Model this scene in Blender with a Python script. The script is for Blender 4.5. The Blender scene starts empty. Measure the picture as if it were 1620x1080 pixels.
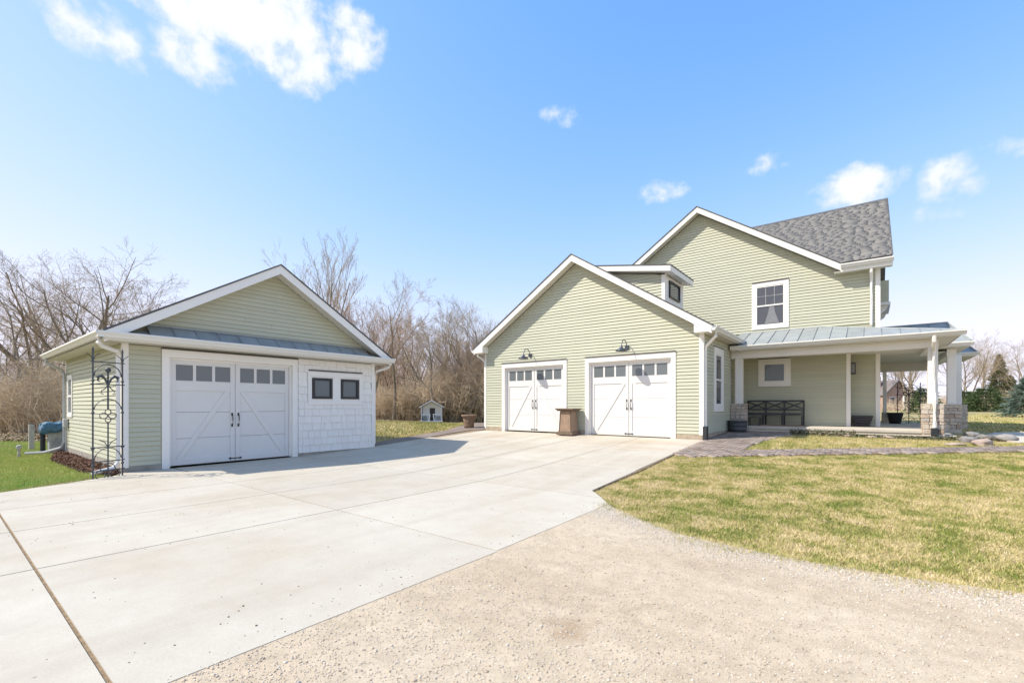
import bpy, bmesh, math, random
import numpy as np
from mathutils import Vector, Matrix
random.seed(7); np.random.seed(7)
S = bpy.context.scene
COL = S.collection
R = math.radians
# ---------------------------------------------------------------- camera
EYE = 1.40
FPX = 722.0
HEAD = 38.03
cam = bpy.data.cameras.new('camera'); camo = bpy.data.objects.new('camera', cam); COL.objects.link(camo)
cam.sensor_width = 36.0; cam.lens = 36.0*FPX/1620.0
cam.shift_y = (641.0-540.0)/1620.0
cam.clip_start = .05; cam.clip_end = 3000
camo.location = (0, 0, EYE); camo.rotation_euler = (R(90), 0, R(HEAD))
S.camera = camo
# ---------------------------------------------------------------- light
SUN = Vector((-2.95, -3.25, 4.9)).normalized()          # towards the sun
SUN_EL = math.asin(SUN.z); SUN_AZ = math.atan2(SUN.x, SUN.y)
sl = bpy.data.lights.new('sun', 'SUN'); sl.energy = 2.2; sl.angle = R(.53); sl.color = (1, .94, .83)
slo = bpy.data.objects.new('sun', sl); COL.objects.link(slo)
slo.rotation_euler = (-SUN).to_track_quat('-Z', 'Y').to_euler()
slo.location = (-20, -20, 40)
S.view_settings.view_transform = 'Standard'; S.view_settings.look = 'None'
S.view_settings.gamma = 1; S.view_settings.exposure = 1.34; S.view_settings.use_curve_mapping = False
S.cycles.use_denoising = True
S.cycles.max_bounces = 8; S.cycles.diffuse_bounces = 4; S.cycles.transparent_max_bounces = 8
world = bpy.data.worlds.new('World'); S.world = world; world.use_nodes = True

def build_world():
    nt = world.node_tree; N = nt.nodes; L = nt.links
    bg = N['Background']; bg.inputs['Strength'].default_value = .15
    sky = N.new('ShaderNodeTexSky'); sky.sky_type = 'NISHITA'; sky.sun_disc = False
    sky.sun_elevation = SUN_EL; sky.sun_rotation = SUN_AZ
    sky.altitude = 250; sky.air_density = 1.0; sky.dust_density = .3; sky.ozone_density = 2.0
    tc = N.new('ShaderNodeTexCoord')
    sep = N.new('ShaderNodeSeparateXYZ'); L.new(tc.outputs['Generated'], sep.inputs[0])
    def m(op, a, b=None, c=None):
        n = N.new('ShaderNodeMath'); n.operation = op
        for i, v in enumerate((a, b, c)):
            if v is None: continue
            if isinstance(v, (int, float)): n.inputs[i].default_value = v
            else: L.new(v, n.inputs[i])
        return n.outputs[0]
    el = m('ARCSINE', sep.outputs[2]); az = m('ARCTAN2', sep.outputs[0], sep.outputs[1])
    nz = N.new('ShaderNodeTexNoise'); nz.inputs['Scale'].default_value = 11; nz.inputs['Detail'].default_value = 9; nz.inputs['Roughness'].default_value = .62
    L.new(tc.outputs['Generated'], nz.inputs['Vector'])
    nz2 = N.new('ShaderNodeTexNoise'); nz2.inputs['Scale'].default_value = 34; nz2.inputs['Detail'].default_value = 6
    L.new(tc.outputs['Generated'], nz2.inputs['Vector'])
    def direction(px, py):
        cx = (px-810)/FPX; cz = (641-py)/FPX; h = R(HEAD)
        x = math.cos(h)*cx-math.sin(h); y = math.sin(h)*cx+math.cos(h)
        return math.atan2(x, y), math.atan2(cz, math.hypot(x, y))
    # clouds of this sky: centre, half sizes in the photo, weight
    spec = [(165, 55, 92, 48, .95), (385, 22, 165, 85, 1.3), (440, 92, 105, 58, 1.0), (320, 85, 85, 52, .9), (548, 55, 62, 54, .95), (470, 30, 80, 60, 1.0),
            (890, 188, 36, 20, .55), (1042, 303, 50, 20, .85), (1355, 295, 74, 34, 1.15), (1510, 280, 66, 40, 1.05), (1585, 238, 60, 24, .85),
            (1490, 340, 55, 28, .5), (1215, 262, 40, 22, .42)]
    cl = []
    for px, py, rx, ry, wt in spec:
        a0, e0 = direction(px, py); a1, _ = direction(px+rx, py); _, e1 = direction(px, py-ry)
        cl.append((a0, e0, abs(a1-a0), abs(e1-e0), wt))
    rr = random.Random(3)
    for k in range(16):                                   # the same kind of sky all round
        a = camo.rotation_euler[2]*-1 + R(75) + k*R(210/15)
        a = (a+math.pi) % (2*math.pi)-math.pi
        cl.append((a, R(rr.uniform(16, 42)), R(rr.uniform(3, 9)), R(rr.uniform(1.6, 4)), rr.uniform(.6, 1.1)))
    tot = None
    for a0, e0, ra, re, wt in cl:
        du = m('MULTIPLY', m('SUBTRACT', az, a0), 1/ra); dv = m('MULTIPLY', m('SUBTRACT', el, e0), 1/re)
        r2 = m('ADD', m('MULTIPLY', du, du), m('MULTIPLY', dv, dv))
        b = m('MULTIPLY', m('MAXIMUM', m('SUBTRACT', 1.0, m('MULTIPLY', r2, .55)), 0), wt)
        tot = b if tot is None else m('MAXIMUM', tot, b)
    dens = m('ADD', tot, m('MULTIPLY', m('SUBTRACT', nz.outputs[0], .5), 2.6))
    dens = m('ADD', dens, m('MULTIPLY', m('SUBTRACT', nz2.outputs[0], .5), 1.3))
    gate = m('MINIMUM', m('MULTIPLY', tot, 3.0), 1.0)
    mr = N.new('ShaderNodeMapRange'); mr.interpolation_type = 'SMOOTHSTEP'
    mr.inputs['From Min'].default_value = .28; mr.inputs['From Max'].default_value = 1.08
    L.new(dens, mr.inputs['Value'])
    mask = m('MULTIPLY', mr.outputs[0], gate)
    # even response of the sky colour (keeps the pale horizon from clipping to cyan)
    sc = N.new('ShaderNodeSeparateColor'); L.new(sky.outputs[0], sc.inputs[0])
    cc = N.new('ShaderNodeCombineColor'); u = .3617
    for ch, (K, g, p) in enumerate(((1.0, 1.33, 1.68), (1.0, 1.27, 1.22), (1.15, 1.9, 1.0))):
        x = m('POWER', m('MULTIPLY', sc.outputs[ch], u*g), p)
        L.new(m('MULTIPLY', m('SUBTRACT', 1.0, m('EXPONENT', m('MULTIPLY', x, -1.0))), K/u), cc.inputs[ch])
    ccol = N.new('ShaderNodeMix'); ccol.data_type = 'RGBA'; ccol.inputs[6].default_value = (2.25, 2.45, 2.8, 1); ccol.inputs[7].default_value = (3.1, 3.08, 3.05, 1)
    cm = N.new('ShaderNodeMapRange'); cm.inputs['From Min'].default_value = .7; cm.inputs['From Max'].default_value = 1.7; L.new(dens, cm.inputs['Value']); L.new(cm.outputs[0], ccol.inputs[0])
    mix = N.new('ShaderNodeMix'); mix.data_type = 'RGBA'
    L.new(mask, mix.inputs[0]); L.new(cc.outputs[0], mix.inputs[6]); L.new(ccol.outputs[2], mix.inputs[7])
    L.new(mix.outputs[2], bg.inputs['Color'])
build_world()

# ---------------------------------------------------------------- ground shape
_KY = np.array([-500, 4.5, 6.2, 8.5, 13.7, 17, 20, 30, 500.]); _KZ = np.array([0, 0, .01, .10, .40, .53, .58, .6, .6])
def smooth(t): t = np.clip(t, 0, 1); return t*t*(3-2*t)
def ground(X, Y):
    X = np.asarray(X, float); Y = np.asarray(Y, float)
    b = np.interp(Y, _KY, _KZ)
    t = smooth((-12.5-X)/6)*smooth((Y-13)/16)
    return b*(1-t)-.1*t
def gz(x, y): return float(ground(x, y))
def view_point(px, d):            # a spot at distance d in the direction seen at column px
    cx = (px-810)/FPX*d; h = R(HEAD)
    return (math.cos(h)*cx-math.sin(h)*d, math.sin(h)*cx+math.cos(h)*d)

# ---------------------------------------------------------------- materials
MATS = {}
def new_mat(name):
    m = bpy.data.materials.new(name); m.use_nodes = True; MATS[name] = m
    return m, m.node_tree.nodes, m.node_tree.links, m.node_tree.nodes['Principled BSDF']
def noise(N, L, scale, detail=4, rough=.55, coord='Object', vec=None, stretch=None):
    n = N.new('ShaderNodeTexNoise'); n.inputs['Scale'].default_value = scale; n.inputs['Detail'].default_value = detail; n.inputs['Roughness'].default_value = rough
    if vec is None:
        g = N.new('ShaderNodeNewGeometry') if coord == 'World' else N.new('ShaderNodeTexCoord')
        vec = g.outputs['Position'] if coord == 'World' else g.outputs[coord]
    if stretch:
        mp = N.new('ShaderNodeMapping'); mp.inputs['Scale'].default_value = stretch; L.new(vec, mp.inputs[0]); vec = mp.outputs[0]
    L.new(vec, n.inputs['Vector']); return n.outputs[0]
def ramp(N, L, src, stops):
    r = N.new('ShaderNodeValToRGB'); e = r.color_ramp.elements
    while len(e) < len(stops): e.new(.5)
    for k, (p, c) in enumerate(stops):
        e[k].position = p; e[k].color = (*c, 1) if len(c) == 3 else c
    L.new(src, r.inputs[0]); return r.outputs[0]
def mixc(N, L, fac, a, b, mode='MIX'):
    x = N.new('ShaderNodeMix'); x.data_type = 'RGBA'; x.blend_type = mode
    for i, v in ((0, fac), (6, a), (7, b)):
        if isinstance(v, (int, float)): x.inputs[i].default_value = v
        elif isinstance(v, tuple): x.inputs[i].default_value = (*v, 1)
        else: L.new(v, x.inputs[i])
    return x.outputs[2]
def bump(N, L, b, h, strength=.3, dist=.01):
    n = N.new('ShaderNodeBump'); n.inputs['Strength'].default_value = strength; n.inputs['Distance'].default_value = dist
    L.new(h, n.inputs['Height']); L.new(n.outputs[0], b.inputs['Normal'])
def paint(name, col, rough=.5, var=.08, scale=3.0, spec=.4, metal=0, bumps=None, rnd=0.0, stretch=None):
    m, N, L, b = new_mat(name)
    n = noise(N, L, scale, 5, coord='World', stretch=stretch)
    lo = tuple(c*(1-var) for c in col); hi = tuple(min(1, c*(1+var)) for c in col)
    c = ramp(N, L, n, [(.3, lo), (.7, hi)])
    if rnd:
        oi = N.new('ShaderNodeObjectInfo')
        k = ramp(N, L, oi.outputs['Random'], [(0, (1-rnd,)*3), (1, (1+rnd,)*3)])
        c = mixc(N, L, 1.0, c, k, 'MULTIPLY')
    L.new(c, b.inputs['Base Color']); b.inputs['Roughness'].default_value = rough; b.inputs['Metallic'].default_value = metal
    b.inputs['Specular IOR Level'].default_value = spec
    if bumps: bump(N, L, b, noise(N, L, bumps[0], 4, coord='World', stretch=stretch), bumps[1], bumps[2])
    return m
paint('siding', (.505, .50, .38), .55, .04, 1.3, .3, rnd=.035, bumps=(60, .15, .004), stretch=(1, 1, 9))
paint('siding_core', (.42, .41, .29), .6, .03)
paint('white_trim', (.84, .805, .75), .45, .025, 2.0, .35)
paint('door_white', (.72, .695, .66), .45, .02, 2.0, .35, bumps=(90, .06, .003))
paint('shake_white', (.84, .805, .75), .6, .03, 5, .3, rnd=.02, bumps=(70, .4, .004), stretch=(4, 4, .5))
paint('gutter_cream', (.76, .74, .69), .4, .03, 2, .4)
paint('soffit', (.66, .63, .56), .55, .03, 2, .3)
paint('ceiling_white', (.7, .66, .58), .6, .03, 2, .3)
paint('dark_flashing', (.07, .06, .055), .5, .1)
paint('black_iron', (.025, .026, .028), .45, .25, 30, .5)
paint('grey_iron', (.06, .068, .075), .5, .25, 30, .5)
paint('lamp_metal', (.10, .115, .14), .35, .12, 8, .5, .6)
paint('black_frame', (.03, .03, .034), .4, .1)
paint('rubber', (.03, .033, .037), .6, .2, 9)
paint('foundation', (.42, .34, .25), .9, .22, 6, .2, bumps=(40, .5, .01))
paint('foundation_grey', (.36, .33, .28), .9, .22, 6, .2, bumps=(40, .5, .01))
paint('porch_concrete', (.56, .50, .41), .85, .1, 3, .2, bumps=(60, .25, .005))
paint('metal_roof', (.30, .32, .315), .5, .12, 4, .4, .0, rnd=.06, stretch=(1, 1, .3))
paint('shingle_under', (.12, .12, .125), .9, .2, 8)
paint('dark_wood', (.065, .06, .06), .7, .35, 14, .3, bumps=(40, .4, .005), stretch=(1, 1, 6))
paint('brown_wood', (.30, .205, .14), .65, .25, 8, .3, bumps=(30, .3, .004), stretch=(5, 5, .6))
paint('brown_wood_dark', (.17, .12, .085), .65, .3, 8, .3, bumps=(30, .3, .004), stretch=(5, 5, .6))
paint('urn_clay', (.23, .155, .105), .75, .35, 7, .3, bumps=(30, .3, .01))
paint('barrel', (.075, .08, .085), .55, .3, 10, .4, stretch=(1, 1, 8))
paint('black_pot', (.02, .02, .022), .5, .2)
paint('tarp_blue', (.05, .13, .20), .45, .25, 9, .4, bumps=(14, .6, .03))
paint('cabinet_grey', (.33, .34, .33), .6, .25, 9, .3, .2, bumps=(35, .3, .01))
paint('post_grey', (.42, .40, .37), .8, .2, 12)
paint('bark', (.27, .22, .165), .95, .3, 6, .1, rnd=.18, bumps=(24, .7, .02), stretch=(1, 1, .25))
paint('twig', (.42, .33, .235), .95, .22, 2, .1, rnd=.2)
paint('twig_red', (.50, .34, .23), .95, .22, 2, .1, rnd=.15)
paint('thicket', (.64, .51, .36), .95, .3, .6, .1)
paint('rock', (.25, .235, .22), .9, .35, 5, .2, rnd=.25, bumps=(14, .6, .03))
paint('rock_pink', (.42, .33, .27), .9, .25, 5, .2, bumps=(14, .6, .03))
paint('play_white', (.74, .76, .80), .6, .04)
paint('curtain', (.23, .23, .24), .8, .1, 20)
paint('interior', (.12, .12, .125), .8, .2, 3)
paint('far_roof', (.20, .17, .16), .9, .2, 2)
paint('pipe_grey', (.5, .5, .49), .4, .08)
def stone_mat():
    m, N, L, b = new_mat('stone')
    oi = N.new('ShaderNodeObjectInfo')
    c = ramp(N, L, oi.outputs['Random'], [(0, (.42, .31, .23)), (.25, (.60, .49, .39)), (.5, (.52, .46, .40)), (.75, (.68, .59, .48)), (1, (.46, .42, .39))])
    n = noise(N, L, 22, 5, coord='World')
    c = mixc(N, L, 1.0, c, ramp(N, L, n, [(.25, (.65, .65, .65)), (.75, (1.2, 1.17, 1.12))]), 'MULTIPLY')
    L.new(c, b.inputs['Base Color']); b.inputs['Roughness'].default_value = .9; b.inputs['Specular IOR Level'].default_value = .2
    bump(N, L, b, n, .7, .02)
stone_mat()
def glass_mat(name, col, rough=.03):
    m, N, L, b = new_mat(name)
    b.inputs['Base Color'].default_value = (*col, 1); b.inputs['Roughness'].default_value = rough
    b.inputs['Specular IOR Level'].default_value = .5; b.inputs['IOR'].default_value = 1.5
    b.inputs['Metallic'].default_value = 0
    bump(N, L, b, noise(N, L, 2.2, 2, coord='World'), .05, .02)
glass_mat('glass', (.15, .165, .17)); glass_mat('glass_dark', (.09, .092, .105)); glass_mat('glass_clear', (.14, .17, .175)); glass_mat('glass_mirror', (.12, .14, .145))
def shingle_mat():
    m, N, L, b = new_mat('shingle')
    g = N.new('ShaderNodeNewGeometry')
    c = ramp(N, L, g.outputs['Random Per Island'], [(0, (.20, .195, .19)), (.35, (.22, .214, .206)), (.7, (.235, .228, .218)), (1, (.265, .255, .24))])
    n = noise(N, L, 120, 3, coord='World')
    c = mixc(N, L, 1.0, c, ramp(N, L, n, [(.3, (.75,)*3), (.7, (1.2,)*3)]), 'MULTIPLY')
    L.new(c, b.inputs['Base Color']); b.inputs['Roughness'].default_value = .95; b.inputs['Specular IOR Level'].default_value = .15
    m, N, L, b = new_mat('shingle_plain')
    br = N.new('ShaderNodeTexNoise'); br.inputs['Scale'].default_value = 9
    c = ramp(N, L, br.outputs[0], [(.3, (.13, .13, .135)), (.7, (.3, .29, .28))]); L.new(c, b.inputs['Base Color']); b.inputs['Roughness'].default_value = .95
shingle_mat()
def concrete_mat():
    m, N, L, b = new_mat('concrete')
    oi = N.new('ShaderNodeObjectInfo')
    big = noise(N, L, .55, 5, .6, 'World'); mid = noise(N, L, 3.2, 6, .65, 'World'); fine = noise(N, L, 90, 3, .6, 'World')
    c = ramp(N, L, big, [(.28, (.49, .425, .325)), (.5, (.535, .48, .39)), (.72, (.565, .52, .435))])
    c = mixc(N, L, 1.0, c, ramp(N, L, mid, [(.3, (.95, .94, .93)), (.62, (1.02,)*3)]), 'MULTIPLY')
    c = mixc(N, L, 1.0, c, ramp(N, L, fine, [(.3, (.93,)*3), (.7, (1.05,)*3)]), 'MULTIPLY')
    c = mixc(N, L, 1.0, c, ramp(N, L, oi.outputs['Random'], [(0, (.955, .95, .945)), (1, (1.03, 1.03, 1.03))]), 'MULTIPLY')
    # rusty run-off stains of the slabs by the garages (own shape, streaked)
    st = noise(N, L, .9, 6, .7, 'World', stretch=(.35, 1.2, 1))
    gy = N.new('ShaderNodeNewGeometry'); sp = N.new('ShaderNodeSeparateXYZ'); L.new(gy.outputs['Position'], sp.inputs[0])
    near = N.new('ShaderNodeMapRange'); near.inputs[1].default_value = 8.2; near.inputs[2].default_value = 11.5; L.new(sp.outputs[1], near.inputs[0])
    f = ramp(N, L, st, [(.50, (0, 0, 0)), (.68, (.6,)*3)])
    f2 = N.new('ShaderNodeMath'); f2.operation = 'MULTIPLY'; L.new(f, f2.inputs[0]); L.new(near.outputs[0], f2.inputs[1])
    c = mixc(N, L, f2.outputs[0], c, (.46, .34, .22))
    # specks
    v = N.new('ShaderNodeTexVoronoi'); v.inputs['Scale'].default_value = 2.3; L.new(gy.outputs['Position'], v.inputs['Vector'])
    sp2 = ramp(N, L, v.outputs['Distance'], [(.0, (1, 1, 1)), (.028, (0, 0, 0))])
    c = mixc(N, L, sp2, c, (.22, .19, .16))
    # oil spots and faint tyre bands
    v3 = N.new('ShaderNodeTexVoronoi'); v3.inputs['Scale'].default_value = .42; L.new(gy.outputs['Position'], v3.inputs['Vector'])
    sn = N.new('ShaderNodeMath'); sn.operation = 'MULTIPLY_ADD'; L.new(mid, sn.inputs[0]); sn.inputs[1].default_value = .16; L.new(v3.outputs['Distance'], sn.inputs[2])
    c = mixc(N, L, ramp(N, L, sn.outputs[0], [(.10, (.22,)*3), (.18, (0, 0, 0))]), c, (.27, .23, .19))
    ty = noise(N, L, 1.0, 3, .6, 'World', stretch=(1.6, .09, 1))
    c = mixc(N, L, 1.0, c, ramp(N, L, ty, [(.36, (.93, .92, .905)), (.52, (1.0,)*3)]), 'MULTIPLY')
    L.new(c, b.inputs['Base Color']); b.inputs['Roughness'].default_value = .9; b.inputs['Specular IOR Level'].default_value = .2
    bump(N, L, b, noise(N, L, 160, 3, .6, 'World', stretch=(1, .35, 1)), .25, .004)
concrete_mat()
paint('grit', (.25, .20, .155), 1, .4, 30, .1)
paint('joint_dirt', (.26, .19, .12), 1, .4, 18, .1)
def ground_mats():
    m, N, L, b = new_mat('gravel')
    big = noise(N, L, .5, 5, .6, 'World'); mid = noise(N, L, 6, 5, .65, 'World'); fine = noise(N, L, 120, 4, .8, 'World')
    c = ramp(N, L, big, [(.3, (.49, .39, .275)), (.55, (.55, .45, .325)), (.75, (.595, .50, .38))])
    c = mixc(N, L, 1.0, c, ramp(N, L, mid, [(.3, (.84, .83, .82)), (.7, (1.08,)*3)]), 'MULTIPLY')
    gp = N.new('ShaderNodeNewGeometry'); vd = N.new('ShaderNodeVectorMath'); vd.operation = 'DISTANCE'; L.new(gp.outputs['Position'], vd.inputs[0]); vd.inputs[1].default_value = (-1.45, 2.45, .0)
    wob = noise(N, L, 5, 5, .7, 'World'); ad = N.new('ShaderNodeMath'); ad.operation = 'MULTIPLY_ADD'; L.new(wob, ad.inputs[0]); ad.inputs[1].default_value = .5; L.new(vd.outputs['Value'], ad.inputs[2])
    c = mixc(N, L, ramp(N, L, ad.outputs[0], [(.25, (.75,)*3), (.46, (0, 0, 0))]), c, (.33, .22, .13))
    rut = noise(N, L, .8, 4, .6, 'World', stretch=(.18, 1.3, 1))
    c = mixc(N, L, 1.0, c, ramp(N, L, rut, [(.36, (.94, .93, .915)), (.55, (1.02,)*3)]), 'MULTIPLY')
    c = mixc(N, L, 1.0, c, ramp(N, L, fine, [(.30, (.50, .47, .44)), (.46, (1,)*3), (.75, (1.18,)*3)]), 'MULTIPLY')
    L.new(c, b.inputs['Base Color']); b.inputs['Roughness'].default_value = 1; b.inputs['Specular IOR Level'].default_value = .1
    bump(N, L, b, fine, .35, .006)
    m, N, L, b = new_mat('pebble')
    g = N.new('ShaderNodeNewGeometry')
    c = ramp(N, L, g.outputs['Random Per Island'], [(0, (.34, .27, .20)), (.3, (.54, .44, .33)), (.6, (.62, .52, .41)), (.85, (.70, .62, .52)), (1, (.40, .36, .31))])
    L.new(c, b.inputs['Base Color']); b.inputs['Roughness'].default_value = .95; b.inputs['Specular IOR Level'].default_value = .15
    m, N, L, b = new_mat('pebble_pale')
    g = N.new('ShaderNodeNewGeometry')
    c = ramp(N, L, g.outputs['Random Per Island'], [(0, (.42, .36, .285)), (.5, (.57, .50, .415)), (1, (.65, .595, .515))])
    L.new(c, b.inputs['Base Color']); b.inputs['Roughness'].default_value = .95; b.inputs['Specular IOR Level'].default_value = .15
    # soil and thatch under the grass
    m, N, L, b = new_mat('soil')
    big = noise(N, L, .35, 5, .6, 'World'); fine = noise(N, L, 38, 4, .7, 'World')
    c = ramp(N, L, big, [(.35, (.30, .27, .11)), (.5, (.42, .35, .17)), (.65, (.48, .40, .22))])
    c = mixc(N, L, 1.0, c, ramp(N, L, fine, [(.3, (.62,)*3), (.7, (1.15,)*3)]), 'MULTIPLY')
    L.new(c, b.inputs['Base Color']); b.inputs['Roughness'].default_value = 1; b.inputs['Specular IOR Level'].default_value = .05
    bump(N, L, b, fine, .8, .03)
    # grass blades: straw and green in patches
    for name, shift in (('grass', 0.0), ('grass_green', .10)):
        m, N, L, b = new_mat(name)
        g = N.new('ShaderNodeNewGeometry')
        p1 = noise(N, L, 2.3, 6, .68, 'World'); p2 = noise(N, L, .33, 3, .5, 'World')
        mm = N.new('ShaderNodeMath'); mm.operation = 'MULTIPLY_ADD'; L.new(g.outputs['Random Per Island'], mm.inputs[0]); mm.inputs[1].default_value = .36; q1 = N.new('ShaderNodeMath'); q1.operation = 'MULTIPLY'; L.new(p1, q1.inputs[0]); q1.inputs[1].default_value = 1.5; L.new(q1.outputs[0], mm.inputs[2])
        m2 = N.new('ShaderNodeMath'); m2.operation = 'MULTIPLY_ADD'; L.new(p2, m2.inputs[0]); m2.inputs[1].default_value = .6; L.new(mm.outputs[0], m2.inputs[2])
        m3 = N.new('ShaderNodeMath'); m3.operation = 'SUBTRACT'; L.new(m2.outputs[0], m3.inputs[0]); m3.inputs[1].default_value = (.73 if not shift else .58)
        c = ramp(N, L, m3.outputs[0], [(.2, (.22, .40, .06)), (.4, (.33, .48, .09)), (.65, (.52, .54, .18))] if shift else [(.26, (.18, .24, .045)), (.38, (.31, .32, .08)), (.48, (.50, .43, .165)), (.60, (.66, .53, .26)), (.75, (.73, .60, .36))])
        L.new(c, b.inputs['Base Color']); b.inputs['Roughness'].default_value = .8; b.inputs['Specular IOR Level'].default_value = .15
    m, N, L, b = new_mat('mulch')
    g = N.new('ShaderNodeNewGeometry')
    c = ramp(N, L, g.outputs['Random Per Island'], [(0, (.07, .035, .025)), (.5, (.14, .07, .045)), (1, (.24, .14, .09))])
    L.new(c, b.inputs['Base Color']); b.inputs['Roughness'].default_value = 1
    m, N, L, b = new_mat('litter')
    g = N.new('ShaderNodeNewGeometry')
    c = ramp(N, L, g.outputs['Random Per Island'], [(0, (.16, .11, .07)), (.5, (.30, .22, .13)), (1, (.42, .32, .20))])
    L.new(c, b.inputs['Base Color']); b.inputs['Roughness'].default_value = 1
    m, N, L, b = new_mat('bed_leaf')
    g = N.new('ShaderNodeNewGeometry')
    c = ramp(N, L, g.outputs['Random Per Island'], [(0, (.04, .07, .025)), (.5, (.08, .10, .04)), (.8, (.16, .12, .07)), (1, (.26, .19, .12))])
    L.new(c, b.inputs['Base Color']); b.inputs['Roughness'].default_value = .8
    for name, a, bb in (('needle', (.045, .075, .03), (.10, .13, .05)), ('needle_blue', (.075, .115, .09), (.17, .22, .17)), ('needle_tall', (.06, .08, .03), (.13, .135, .05))):
        m, N, L, b = new_mat(name)
        g = N.new('ShaderNodeNewGeometry')
        c = ramp(N, L, g.outputs['Random Per Island'], [(0, a), (1, bb)])
        L.new(c, b.inputs['Base Color']); b.inputs['Roughness'].default_value = .8; b.inputs['Specular IOR Level'].default_value = .2
    m, N, L, b = new_mat('paver')
    g = N.new('ShaderNodeNewGeometry')
    c = ramp(N, L, g.outputs['Random Per Island'], [(0, (.24, .185, .15)), (.5, (.33, .265, .22)), (1, (.40, .33, .28))])
    n = noise(N, L, 1.2, 4, .6, 'World')
    c = mixc(N, L, 1.0, c, ramp(N, L, n, [(.3, (.8,)*3), (.7, (1.15,)*3)]), 'MULTIPLY')
    L.new(c, b.inputs['Base Color']); b.inputs['Roughness'].default_value = .9; b.inputs['Specular IOR Level'].default_value = .2
    m, N, L, b = new_mat('brick_wall')
    br = N.new('ShaderNodeTexBrick'); br.inputs['Color1'].default_value = (.40, .25, .20, 1); br.inputs['Color2'].default_value = (.46, .29, .23, 1); br.inputs['Mortar'].default_value = (.45, .38, .33, 1); br.inputs['Scale'].default_value = 3
    tc = N.new('ShaderNodeTexCoord'); L.new(tc.outputs['Object'], br.inputs['Vector']); L.new(br.outputs[0], b.inputs['Base Color']); b.inputs['Roughness'].default_value = .95
ground_mats()

# ---------------------------------------------------------------- mesh helpers
class Fr:                                    # wall frame: u along the wall, n outwards, z up
    def __init__(s, o, u, n): s.o = Vector(o); s.u = Vector(u); s.n = Vector(n)
    def __call__(s, u, n, z): return s.o+s.u*u+s.n*n+Vector((0, 0, z))
W0 = Fr((0, 0, 0), (1, 0, 0), (0, 1, 0))     # plain world
class MB:
    def __init__(s, fr=W0): s.v = []; s.f = []; s.fr = fr
    def pts(s, ps):
        k = len(s.v); s.v += [tuple(s.fr(*p)) for p in ps]; return k
    def box(s, a0, a1, b0, b1, c0, c1):
        k = s.pts([(a, b, c) for c in (c0, c1) for b in (b0, b1) for a in (a0, a1)])
        s.f += [tuple(k+i for i in q) for q in ((0, 2, 3, 1), (4, 5, 7, 6), (0, 1, 5, 4), (2, 6, 7, 3), (0, 4, 6, 2), (1, 3, 7, 5))]; return s
    def hexa(s, p8):                          # 4 bottom ring + 4 top ring
        k = s.pts(p8); s.f += [tuple(k+i for i in q) for q in ((3, 2, 1, 0), (4, 5, 6, 7), (0, 1, 5, 4), (1, 2, 6, 5), (2, 3, 7, 6), (3, 0, 4, 7))]; return s
    def prism(s, poly, h0, h1, axis='n'):     # poly in the two other axes (u,z) / (u,n) / (n,z)
        def P(p, h): return (p[0], h, p[1]) if axis == 'n' else ((p[0], p[1], h) if axis == 'z' else (h, p[0], p[1]))
        n = len(poly); k = s.pts([P(p, h0) for p in poly]+[P(p, h1) for p in poly])
        s.f.append(tuple(k+i for i in range(n))); s.f.append(tuple(k+n+i for i in reversed(range(n))))
        for i in range(n): j = (i+1) % n; s.f.append((k+i, k+j, k+n+j, k+n+i))
        return s
    def tube(s, path, r, sides=8, cap=True):
        P = [Vector(s.fr(*p)) for p in path]; n = len(P); rings = []
        rr = r if isinstance(r, (list, tuple)) else [r]*n
        ref = Vector((0, 0, 1))
        for i in range(n):
            t = (P[min(i+1, n-1)]-P[max(i-1, 0)]).normalized()
            a = t.cross(ref)
            if a.length < .05: a = t.cross(Vector((1, 0.3, 0)))
            a.normalize(); b = t.cross(a)
            k = len(s.v)
            for j in range(sides):
                q = 2*math.pi*j/sides; s.v.append(tuple(P[i]+(a*math.cos(q)+b*math.sin(q))*rr[i]))
            rings.append(k)
        for i in range(n-1):
            for j in range(sides):
                j2 = (j+1) % sides; s.f.append((rings[i]+j, rings[i]+j2, rings[i+1]+j2, rings[i+1]+j))
        if cap: s.f.append(tuple(rings[0]+j for j in range(sides))); s.f.append(tuple(rings[-1]+j for j in reversed(range(sides))))
        return s
    def bar(s, a, b, w, t=None):              # square bar
        t = t or w
        A = Vector(s.fr(*a)); B = Vector(s.fr(*b)); d = (B-A).normalized()
        x = d.cross(Vector((0, 0, 1)))
        if x.length < .05: x = s.fr.u.copy()
        x.normalize(); y = d.cross(x)
        k = len(s.v)
        for P in (A, B):
            for i, j in ((-1, -1), (1, -1), (1, 1), (-1, 1)): s.v.append(tuple(P+x*w/2*i+y*t/2*j))
        s.f += [tuple(k+i for i in q) for q in ((3, 2, 1, 0), (4, 5, 6, 7), (0, 1, 5, 4), (1, 2, 6, 5), (2, 3, 7, 6), (3, 0, 4, 7))]; return s
    def lathe(s, prof, c=(0, 0), sides=28):
        k = len(s.v); n = len(prof)
        for r, z in prof:
            for j in range(sides):
                q = 2*math.pi*j/sides; s.v.append(tuple(s.fr(c[0]+r*math.cos(q), c[1]+r*math.sin(q), z)))
        for i in range(n-1):
            for j in range(sides):
                j2 = (j+1) % sides; s.f.append((k+i*sides+j, k+i*sides+j2, k+(i+1)*sides+j2, k+(i+1)*sides+j))
        s.f.append(tuple(k+j for j in reversed(range(sides)))); s.f.append(tuple(k+(n-1)*sides+j for j in range(sides)))
        return s
def link(name, me, mat, parent=None, **props):
    o = bpy.data.objects.new(name, me); COL.objects.link(o)
    if mat and not me.materials: me.materials.append(MATS[mat])
    if parent: o.parent = parent; o.matrix_parent_inverse = parent_world(parent).inverted()
    for k, v in props.items(): o[k] = v
    return o
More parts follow.
